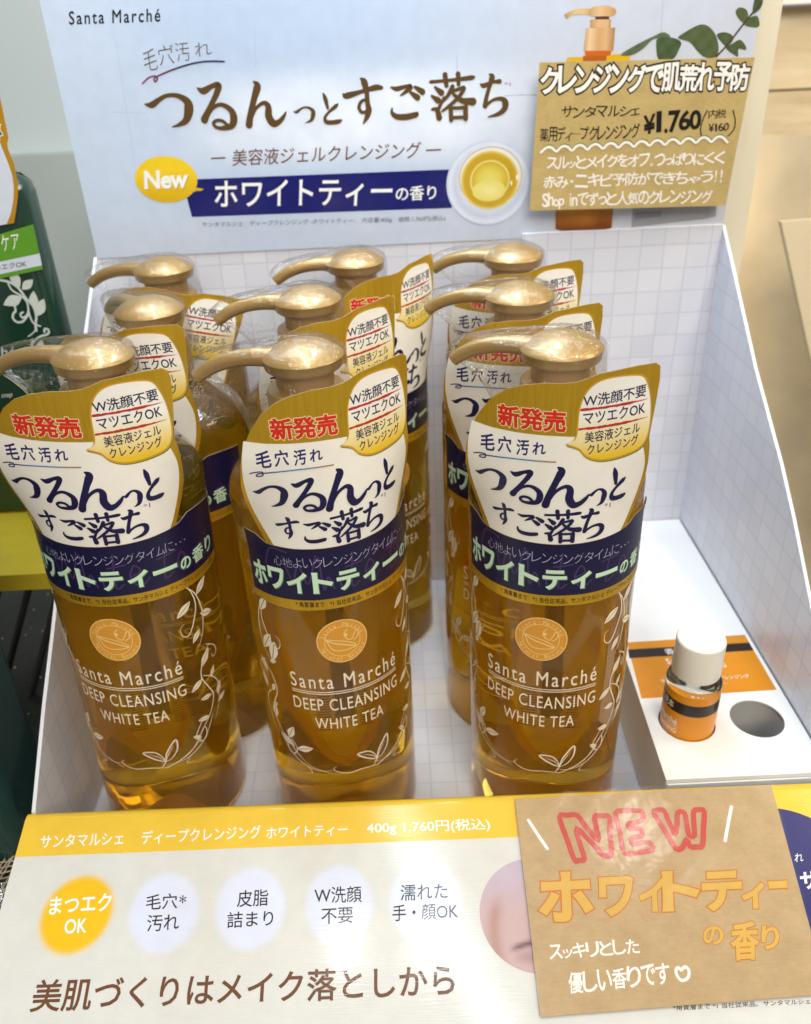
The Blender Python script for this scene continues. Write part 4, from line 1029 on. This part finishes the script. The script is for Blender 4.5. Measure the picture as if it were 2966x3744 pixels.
def collar(tilt=0.0):
    T = tagfn(tilt); mb = MB()
    ps = fill_loops([outl])
    mb.sheet(ps, T, M_GOLD, GOLDC, 0, sx=2.2, sy=2.5); mb.sheet(ps, T, M_CARD, GOLDC, -.25, sx=2.2, sy=2.5, flip=True)
    white = catmull([(-37.2, 214.2), (-38.8, 206.5), (-39.5, 196.6), (-38.8, 186), (-36.6, 176.5), (-33, 167.6)], 4) + [(-24.9, 167.1), (-15.6, 167), (-6.7, 167), (3.1, 167.2), (11.5, 167.5), (20.3, 168.2)] + \
        catmull([(20.5, 168.4), (22.9, 173.4), (25.5, 181.1), (26.9, 189), (26.8, 196.5), (24.3, 204.5)], 4) + [(18, 208), (6, 209.6), (-1.1, 210.6), (-6.4, 211), (-13, 211.4), (-21.3, 212), (-30, 212.9)]
    mb.sheet(fill_loops([white]), T, M_INK, CREAM, .06, sx=2.2, sy=2.5)
    navy = [(-47.4, 171.3), (-41.3, 170.8), (-36.2, 167.5), (-24.9, 166.9), (-15.6, 166.8), (-6.7, 166.8), (3.1, 167), (11.5, 167.3), (23.2, 168.5), (26, 169.6), (29.2, 171.4), (36, 171.3), (47.4, 169.9), (47.4, 143.2), (36, 143.3), (20, 143.5), (0, 143.9), (-18, 143.4), (-34, 143), (-47.4, 143)]
    mb.sheet(fill_loops([navy]), T, M_INK, lin('#14113C'), .08, sx=2.2, sy=2.5)
    # speech bubble: pale top, yellow foot (as printed), gold rim with green-grey drop edge
    bub = catmull([(-4.2, 207.7), (-1.8, 209.1), (-.9, 211.5), (-.8, 215.6), (-.5, 220.9), (.6, 225.2), (3, 228.9), (6.9, 231.1), (12.7, 231.7), (19, 231.2), (22.6, 229.7), (24.8, 225.5), (26.3, 219.9), (27, 212.4), (26.2, 206.1), (23.4, 202.6), (17.6, 201), (11.3, 200.4), (6.8, 200.8), (2.8, 202.6), (.3, 205.5), (-1.9, 206.7)], 3, True)
    mb.sheet(fill_loops([[(x * 1.0 + .35, z - .5) for x, z in bub]]), T, M_INK, lin('#7C7A4C'), .10, sx=2.2, sy=2.5)
    mb.sheet(fill_loops([bub]), T, M_INK, lin('#C89A22'), .13, sx=2.2, sy=2.5)
    c_ = (13, 215.8); k = .955
    YC = lambda u, v: mixc(lin('#E9C21E'), mixc(lin('#EFE3B0'), lin('#F2EFE6'), smooth((v - 211) / 8)), smooth((v - 201) / 11) * (1 - .35 * smooth((u - 14) / 12) * smooth((214 - v) / 8)))
    mb.sheet(fill_loops([[(c_[0] + (x - c_[0]) * k, c_[1] + (z - c_[1]) * k) for x, z in bub]]), T, M_INK, YC, .16, sx=2.2, sy=2.2)
    def t_(s, q0, q1, q2, col, off, bold=0.0, box=None): write(mb, T, s, q0, q1, q2, M_INK, col, off, bold, 1, 2.2, 2.5, 0, box)
    t_('W洗顔不要', (1, 221.4), (23.5, 222.4), (.8, 226), INKN, .2, .014); t_('マツエクOK', (1.5, 215), (24, 216), (1.1, 219.6), INKN, .2, .014)
    t_('美容液ジェル', (2.4, 208), (22.6, 209.2), (2.1, 212.2), INKN, .2, .012); t_('クレンジング', (3.5, 203.4), (22.4, 204.7), (3.2, 207.4), INKN, .2, .012)
    rg = random.Random(5)
    for (a, b) in (((.6, 220.5), (24.8, 221.3)), ((.3, 213.4), (25.2, 214.4))):
        n = 26; P = [(a[0] + (b[0] - a[0]) * i / n, a[1] + (b[1] - a[1]) * i / n + rg.uniform(-.07, .07), (.95 if i < n * .65 else .95 * (n - i) / (n * .35) + .1) * rg.uniform(.75, 1.15)) for i in range(n + 1)]
        mb.sheet(stroke(P, None, 1), T, M_INK, lin('#B8302A'), .19, sx=2.2, step=.0003)
    rb = bbox(text_polys('新発売', .035))
    t_('新発売', (-27.6, 213.9), (-4.2, 212.2), (-27.9, 222.2), lin('#F3DFA8'), .06, .068, rb); t_('新発売', (-27.6, 213.9), (-4.2, 212.2), (-27.9, 222.2), REDT, .1, .035, rb)
    for ch, x0, z0, x1, z1 in (('毛', -34, 203.4, -28.6, 210.2), ('穴', -27.6, 203.6, -22.6, 210), ('汚', -21, 203.2, -16.6, 209.4), ('れ', -15.4, 203.8, -10.8, 208.6)):
        t_(ch, (x0, z0), (x1, z0 + .2), (x0 + .2, z1), lin('#221C66'), .1, .022)
    UL = lambda u, v: mixc(lin('#2A2A70'), mixc(lin('#3F7FB8'), lin('#9A7A30'), smooth((u + 18) / 9)), smooth((u + 33) / 10))
    mb.sheet(stroke([(-36.6, 201.4), (-34.6, 201.9), (-32.2, 201.9), (-32.4, 200.4), (-34.4, 200.3), (-33.4, 201.3), (-28, 201.6), (-20, 201.7), (-7.2, 201.2)], .5), T, M_INK, UL, .1, sx=2.2, step=.002)
    for ch, x0, z0, x1, z1 in (('つ', -36.6, 186.6, -24.6, 196.2), ('る', -22.7, 183.6, -11.4, 197.6), ('ん', -11, 182.8, 5.1, 199.4), ('っ', 5.2, 182.4, 11.5, 189.6), ('と', 13.4, 183.4, 19.4, 197.2),
                               ('す', -30.4, 171.6, -21.8, 181.6), ('ご', -20.2, 169.8, -10.4, 178.8), ('落', -9.9, 168.4, 2.7, 181.6), ('ち', 3, 168.8, 11.8, 181.6)):
        mb.sheet([[(x0 + x, z0 + z) for x, z in q] for q in glyph(ch, x1 - x0, z1 - z0)], T, M_INK, INKN, .1, sx=2.2, sy=2.5, step=.0015)
    t_('*1', (11.6, 180.6), (14, 180.6), (11.6, 182.6), INKN, .1)
    # navy band: script ghost, hand-written line, mint lettering
    VIO = lin('#41305F')
    for st in ([(-30, 163), (-27, 152), (-24, 160), (-21, 151), (-17, 164)], [(-16, 163), (-15, 148), (-13, 154), (-11, 148)], [(-9, 154), (-8, 148), (-6, 150)], [(-3, 163), (-4, 148), (-1, 149)], [(-6, 157), (1, 158)], [(2, 152), (6, 154), (4, 157), (2, 152), (5, 147), (9, 150)],
               [(17, 163), (15, 148), (19, 149)], [(13, 157), (21, 158)], [(21, 151), (25, 153), (23, 156), (21, 151), (24, 147), (28, 149)], [(34, 155), (30, 153), (31, 148), (35, 154), (36, 148), (39, 149)], [(-38, 158), (-35, 166), (-28, 165)]):
        mb.sheet(stroke([(x, z, .75) for x, z in st]), T, M_INK, VIO, .11 + st[0][0] * .0001, sx=2.2, step=.0008)
    hand(mb, T, '心地よいクレンジングタイムに・・・', (-34, 158.6), (27, 158.2), (-34, 163.0), M_INK, lin('#C9C4E4'), .16, -.022, .05, None, 3)
    MINT = lin('#CDEBCD'); MSH = lin('#6E9C70')
    for ch, x0, z0, x1, z1 in (('ホ', -45.5, 147, -38.4, 158.5), ('ワ', -37.6, 147, -30.4, 157.4), ('イ', -29.6, 146.6, -21.2, 156.4), ('ト', -19.4, 146.6, -11.4, 156.4), ('テ', -10, 146.6, -1.0, 155.6), ('ィ', .6, 146.6, 8.6, 154.4), ('ー', 10.4, 150.2, 20.6, 152.2), ('の', 22.2, 147.2, 27.4, 152.8), ('香', 28.6, 146.8, 35.8, 154), ('り', 37.4, 146.8, 43, 154)):
        bd = .035 if ch not in 'の香り' else .02; rf = bbox(text_polys(ch, bd))
        t_(ch, (x0 + .3, z0 - .35), (x1 + .3, z0 - .35), (x0 + .3, z1 - .35), MSH, .155, bd, rf); t_(ch, (x0, z0), (x1, z0), (x0, z1), MINT, .19, bd, rf)
    t_('* 角質層まで　*1 当社従来品、サンタマルシェ ディープクレンジングと比較して', (-27, 139.9), (46, 139.9), (-27, 142.5), lin('#2A1E08'), .06, .01)
    return mb.build('promotional_collar', link_it=False)
P_TAG = collar(); P_TAG2 = collar(.36)

# ---- pump ------------------------------------------------------------
dome = [(0, 225.2), (11.8, 225.2), (13.6, 225.5), (14.5, 226.2), (14.75, 226.9), (15.0, 229.4), (15.25, 229.7), (15.3, 230.1), (15.1, 230.4), (13.9, 231.35), (12, 232.7), (9.6, 234.0), (6.6, 235.1), (3.4, 235.75), (1.6, 235.95), (0, 236.0)]
mb = MB(); mb.lathe(dome, M_PUMP, 72); P_HEAD = mb.build('pump_head', link_it=False)
ring = []
path = catmull([(-8, 229.6, 5.2, 3.9), (-13.5, 229.7, 4.8, 3.7), (-19, 229.9, 3.9, 3.4), (-26, 229.2, 3.3, 3.1), (-33, 227.2, 2.9, 2.9), (-38, 224.6, 2.7, 2.7), (-41, 222.4, 2.6, 2.6)], 5)
for i, (x, z, a, b) in enumerate(path):
    p, q = path[max(0, i - 1)], path[min(len(path) - 1, i + 1)]; dx, dz = q[0] - p[0], q[1] - p[1]; l = math.hypot(dx, dz); nx_, nz_ = -dz / l, dx / l
    ring.append([(x + nx_ * -b * math.sin(t), a * math.cos(t), z + nz_ * -b * math.sin(t)) for t in [2 * math.pi * k / 20 for k in range(20)]])
mb = MB(); mb.loft(ring, M_PUMP); P_NOZ = mb.build('nozzle', link_it=False)
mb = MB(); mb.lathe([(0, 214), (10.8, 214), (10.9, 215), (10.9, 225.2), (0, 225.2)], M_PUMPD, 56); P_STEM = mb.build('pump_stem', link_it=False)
mb = MB(); mb.lathe([(12.2, 197.5), (14.6, 198), (14.9, 199), (14.9, 216.6), (14.5, 218.0), (13.0, 218.8), (0, 218.9)], M_PUMP, 64); P_CLOS = mb.build('closure_ring', link_it=False)

# ---- shrink film ------------------------------------------------------
def film_mesh():
    mb = MB(); n = 72; rg = random.Random(11)
    sec = [(183.5, 33.6, 0, 1), (190, 28.5, 14, 6), (198, 23.5, 18, 5), (206, 20.5, 20.5, 4.6), (213, 18.4, 24, 4.4), (218, 17, 28.5, 4.2), (222, 16.3, 34, 3.9), (225, 16.1, 39.5, 3.6), (228.5, 16.1, 38.5, 3.8), (231.6, 15.8, 34, 4), (233.8, 13.9, 27, 3.6), (235.6, 10.6, 17, 3), (237, 6, 8, 2), (237.6, 1.2, 1, .6)]
    sec = catmull(sec, 3)
    rings = []
    for k, (z, rc, d, rt) in enumerate(sec):
        R = []
        for i in range(n):
            t = 2 * math.pi * i / n; c = math.cos(t)
            if rc >= rt - d * c: x, y = rc * c, rc * math.sin(t)
            else: x, y = -d + rt * c, rt * math.sin(t)
            jt = .45 * math.sin(t * 9 + z * .31) * math.sin(z * .23 + t * 3) + rg.uniform(-.10, .10)
            R.append((x + jt * c, y + jt * math.sin(t), z + rg.uniform(-.12, .12)))
        rings.append(R)
    mb.loft(rings, M_FILM, capa=False, capb=True)
    # crimped weld along the top, a low saw-tooth fin
    top = [(-43, 226.0), (-38.5, 229.4), (-32, 232.2), (-25, 234.2), (-18, 234.8), (-10, 236.0), (0, 237.7), (8, 236.9), (13, 234.8), (16.3, 231)]
    P = catmull(top, 9); nrm = []
    for i, (x, z) in enumerate(P):
        a, b = P[max(0, i - 1)], P[min(len(P) - 1, i + 1)]; dx, dz = b[0] - a[0], b[1] - a[1]; l = math.hypot(dx, dz); nrm.append((-dz / l, dx / l))
    for i in range(len(P) - 1):
        h = [(.9 if (i + k) % 2 else .35) + rg.uniform(0, .3) for k in (0, 1)]
        y = [2.4 + (.35 if (i + k) % 2 else -.35) for k in (0, 1)]
        mb.face([(P[i][0] - nrm[i][0] * .3, y[0], P[i][1] - nrm[i][1] * .3), (P[i + 1][0] - nrm[i + 1][0] * .3, y[1], P[i + 1][1] - nrm[i + 1][1] * .3), (P[i + 1][0] + nrm[i + 1][0] * h[1], y[1], P[i + 1][1] + nrm[i + 1][1] * h[1]), (P[i][0] + nrm[i][0] * h[0], y[0], P[i][1] + nrm[i][1] * h[0])], M_FILM, (1, 1, 1), 'fin')
    return mb.build('shrink_film', link_it=False)
P_FILM = film_mesh()

def inst(proto, parent, rz=0.0):
    o = proto.copy(); COL.objects.link(o); o.parent = parent; o.rotation_euler = (0, 0, math.radians(rz)); return o
# x, y, lean in degrees, bottle turn, collar turn, pump turn, collar mesh, label
BOT = [
 (-130.1, 7.6, 2.2, 12.5, 12.5, -8, P_TAG, 'front left pump bottle leaning at the end of the row, beside the green bottle'),
 (-41.9, .8, 0, 28.5, 29, -3, P_TAG, 'front row pump bottle in the middle, whole paper collar and amber body in view'),
 (55.0, -4.9, -.5, 0, 0, -20, P_TAG, 'front row pump bottle nearest the tester box'),
 (-114.6, 67.4, 0, -31, -11, -48, P_TAG, 'second row pump bottle whose spout points back to the left wall'),
 (-45.5, 72.5, 0, 30, 30, 2, P_TAG, 'second row pump bottle in the middle column, hidden below its speech bubble'),
 (47.5, 62.9, 0, 5, 5, -14, P_TAG, 'second row pump bottle directly behind the one near the tester box'),
 (-124.3, 139.4, 0, -8, -2, -8, P_TAG2, 'back row pump bottle by the left wall with a crooked paper collar'),
 (-26.0, 136.4, 0, 40, 40, 5, P_TAG, 'back row pump bottle in the middle with collar turned to the right'),
 (54.1, 131.8, 0, 5, 5, -14, P_TAG, 'rearmost pump bottle of the right hand column against the tiles'),
]
for (x, y, lean, yb, yt, yp, tg, lab_) in BOT:
    r = empty('pump_bottle', (x, y, .08), lab_, 'pump bottle', 'pump bottles standing in the display box')
    r.rotation_euler = (0, math.radians(lean), 0)
    if lean: r.location.z += 34.6 * S * abs(math.sin(math.radians(lean)))
    body = inst(P_BODY, r, yb)
    for pz in (P_GEL, P_PRINT): inst(pz, body)
    inst(P_UPATCH, body, math.degrees(math.atan2(-(x + 7.6), y + 296.5)) - yb)  # painted refraction patch kept opposite the camera
    inst(tg, r, yt)
    hd = inst(P_HEAD, r, yp); inst(P_NOZ, hd)
    st = inst(P_CLOS, r, 0); inst(P_STEM, r, 0)
    inst(P_FILM, r, yp)

# ================================================================== green bottles on the left
def rbox_ring(w, d, r, z, n=6):
    out = []
    for cx, cy_, a0 in ((w / 2 - r, d / 2 - r, 0), (-w / 2 + r, d / 2 - r, 90), (-w / 2 + r, -d / 2 + r, 180), (w / 2 - r, -d / 2 + r, 270)):
        for i in range(n + 1):
            a = math.radians(a0 + 90 * i / n); out.append((cx + r * math.cos(a), cy_ + r * math.sin(a), z))
    return out
def green(name, loc, w, d, mat, label):
    r = empty(name, loc, label, 'bottle')
    mb = MB()
    secs = [(w - 6, d - 6, 8, 0), (w - 1, d - 1, 9, 1.5), (w, d, 10, 4), (w, d, 10, 178), (w - 1.5, d - 1.5, 10, 183), (w - 8, d - 8, 10, 187), (30, 24, 9, 190.5), (28, 24, 9, 200)]
    mb.loft([rbox_ring(*s_) for s_ in secs], mat); mb.build('bottle_body', r); return r
gA = green('green_bottle', (-231, -10, -2.4), 74, 48, M_GREENBODY2, 'dark teal bottle with a white leaf print low in the left corner')
mb = MB(); AP = lambda u, v, off=0.0: Vector((u, -24.05 - off, v))
LW = lin('#C9D2CC')
for (x, z, d, l) in ((23, 118, 60, 13), (23, 96, 20, 12), (21.5, 92, -25, 12), (24, 97, 65, 12)):
    mb.sheet(leaf(x, z, math.radians(d), l), AP, M_PRINT, LW, .03 + x * .001)
mb.sheet(stroke([(12, 130, .7), (20, 116, .7), (23, 98, .7), (20, 84, .7)]), AP, M_PRINT, LW, .02, step=.001)
mb.build('leaf_print', gA)
Y2 = 140.0
gB = green('green_bottle', (-222, Y2 + 13.3, 90.1), 72, 26, M_GREENBODY, 'tall dark green bottle on the riser shelf with white vine print and green care tag')
GP = Plane((0, Y2 - .3, 0), (1, 0, 0), (0, 0, 1)); mb = MB()
G1 = crop(0, 300, 3.5933); G2 = crop(0, 850, 3.3175)
def gp(cr, pts, col, off, sm=False, m=M_INK):
    P = on(GP, cr, pts); P = catmull(P, 4, True) if sm else P
    mb.sheet(fill_loops([P]), GP, m, col, off)
gp(G1, [(-420, 150), (-60, 100), (0, 160), (62, 470), (118, 735), (100, 800), (112, 880), (190, 1080), (240, 1300), (240, 1500), (215, 1700), (190, 1850), (-420, 1950)], lin('#B8861A'), .5)
gp(G1, [(-420, 900), (10, 800), (35, 870), (110, 1050), (170, 1230), (188, 1400), (180, 1560), (150, 1720), (95, 1860), (-420, 1960)], lin('#D5DEEC'), .6)
gp(G1, [(-60, 560), (20, 545), (12, 620), (55, 700), (5, 715), (5, 780), (-60, 790)], WHITE, .65); gp(G1, [(-60, 575), (10, 560), (2, 625), (42, 692), (-4, 700), (-6, 765), (-60, 780)], lin('#0F7A72'), .7)
gp(G2, [(-380, 60), (-10, 20), (410, -105), (528, 440), (0, 555), (-380, 640)], lin('#5E9A28'), .75); gp(G2, [(-380, 430), (0, 352), (487, 250), (516, 392), (0, 502), (-380, 590)], lin('#D3DAEA'), .8)
def gt(cr, s, a, b, c, col, bold=0.0, off=.86): write(mb, GP, s, GP.px(*cr(*a)), GP.px(*cr(*b)), GP.px(*cr(*c)), M_INK, col, off, bold)
gt(G2, 'ケア', (35, 225), (250, 190), (10, 30), WHITE, 0); gt(G2, 'つエクOK', (-60, 462), (332, 405), (-66, 390), lin('#22355A'), .01)
rest(mb.build('care_tag', shade=False), gB)
mb = MB()
def gs(pts, w=.8, off=.05): mb.sheet(stroke(on(GP, G2, pts), w), GP, M_PRINT, LW, off, step=.001)
gs([(-60, 555), (0, 575), (110, 600), (220, 670), (310, 790), (400, 890), (440, 1010), (432, 1110), (440, 1190)], 1.3); gs([(100, 620), (150, 700), (260, 770), (330, 850), (350, 960), (400, 1090), (490, 1135)], .9, .08)
gs([(335, 860), (345, 950), (320, 1010), (270, 1030), (250, 990), (280, 965)], 1.0, .11); gs([(340, 1000), (280, 1075), (210, 1085), (160, 1040), (165, 980), (190, 950), (175, 870)], 1.1, .14)
gs([(440, 1150), (410, 1210), (345, 1258)], .6, .2); gs([(440, 1500), (400, 1430), (385, 1380), (420, 1310), (500, 1255), (560, 1240), (595, 1210), (580, 1170), (545, 1170), (540, 1205)], 1.1, .17); gs([(385, 1400), (385, 1340), (395, 1290)], .7, .2)
for (x, y, d, l) in ((245, 665, 105, 10.5), (270, 690, 35, 8.5), (270, 775, 200, 11.5), (410, 910, 75, 9), (445, 1015, 55, 11), (480, 1480, 68, 9)):
    a = GP.px(*G2(x, y)); mb.sheet(leaf(a[0], a[1], math.radians(d), l, .5), GP, M_PRINT, LW, .23 + x * .0002)
rest(mb.build('vine_print', shade=False), gB); mb = MB()
write(mb, GP, 'ché', GP.px(*G2(-70, 1515)), GP.px(*G2(188, 1500)), GP.px(*G2(-70, 1395)), M_PRINT, LW, .05)
rest(mb.build('lettering', shade=False), gB); mb = MB(); write(mb, GP, 'step', GP.px(*G2(20, 2020)), GP.px(*G2(150, 2005)), GP.px(*G2(20, 1960)), M_PRINT, LW, .05)
rest(mb.build('lettering', shade=False), gB)

# ================================================================== cloth, netting and clear bag on the table at the left
m, nt, b = nodes('black_sparkle_mesh')
v = nt.nodes.new('ShaderNodeTexVoronoi'); v.inputs['Scale'].default_value = 210; link(nt, coords(nt), v.inputs['Vector'])
wv = noise(nt, coords(nt, (1500, 350, 300)), 1, 2)
sp_ = math_n(nt, 'LESS_THAN', v.outputs['Distance'], .13); rnd_ = nt.nodes.new('ShaderNodeSeparateColor'); link(nt, v.outputs['Color'], rnd_.inputs[0])
spk = math_n(nt, 'MULTIPLY', sp_, math_n(nt, 'GREATER_THAN', rnd_.outputs[0], .72))
basec = ramp(nt, wv, [(.35, (.008, .010, .008)), (.7, (.035, .035, .028))])
link(nt, mixrgb(nt, spk, basec, (.9, .75, .45)), b.inputs['Base Color']); link(nt, math_n(nt, 'MULTIPLY', spk, .9), b.inputs['Metallic']); b.inputs['Roughness'].default_value = .35
mb = MB(); nx_, ny_ = 40, 30
def cz(i, j): x = -420 + 248 * i / nx_; y = -230 + 480 * j / ny_; return (x, y, -2.2 + .9 + .9 * math.sin(x * .11 + y * .05) * math.sin(y * .09))
for i in range(nx_):
    for j in range(ny_): mb.face([cz(i, j), cz(i + 1, j), cz(i + 1, j + 1), cz(i, j + 1)], m)
o = mb.build('table_runner'); tag(o, 'black glittering mesh runner spread on the table at the left', 'cloth')
NET = plain('natural_net_fibre', (.50, .40, .27), .8, 0, .2, .3, 300)
mb = MB()
def thread(a, b, w, z, tg):
    n = 14; dx, dy = b[0] - a[0], b[1] - a[1]; l = math.hypot(dx, dy); px, py = -dy / l * w, dx / l * w
    f = lambda t: (a[0] + dx * t, a[1] + dy * t, z + .55 * math.sin(t * 50 + tg))
    for i in range(n):
        p, q = f(i / n), f((i + 1) / n)
        mb.face([(p[0] - px, p[1] - py, p[2]), (q[0] - px, q[1] - py, q[2]), (q[0] + px, q[1] + py, q[2]), (p[0] + px, p[1] + py, p[2])], NET, (1, 1, 1), ('t', tg))
rn = random.Random(2)
for k in range(44):
    t = -262 + k * 2.6 + rn.uniform(-.5, .5); thread((t, -150), (t + 24, -18 + rn.uniform(-6, 6)), .42, 1.3, k)
for k in range(46):
    t = -150 + k * 2.9 + rn.uniform(-.5, .5); thread((-266, t - 8), (-146, t + 8), .38, 1.9, 100 + k)
o = mb.build('netting', shade=False); tag(o, 'coarse natural fibre netting beside the slanted panel', 'netting')
mb = MB(); N = 22
def bagp(i, j):
    s_, t = i / N, j / N; x = -250 + 68 * s_; y = -118 + 72 * t
    return (x, y, 4 + 10 * math.sin(math.pi * s_) * math.sin(math.pi * t) + 2.4 * math.sin(s_ * 9 + t * 5) * math.sin(t * 11) + 1.2 * math.sin(s_ * 23 - t * 17))
for i in range(N):
    for j in range(N): mb.face([bagp(i, j), bagp(i + 1, j), bagp(i + 1, j + 1), bagp(i, j + 1)], M_BAG)
o = mb.build('plastic_bag'); tag(o, 'crumpled clear plastic bag lying at the left edge beside the netting', 'plastic bag')
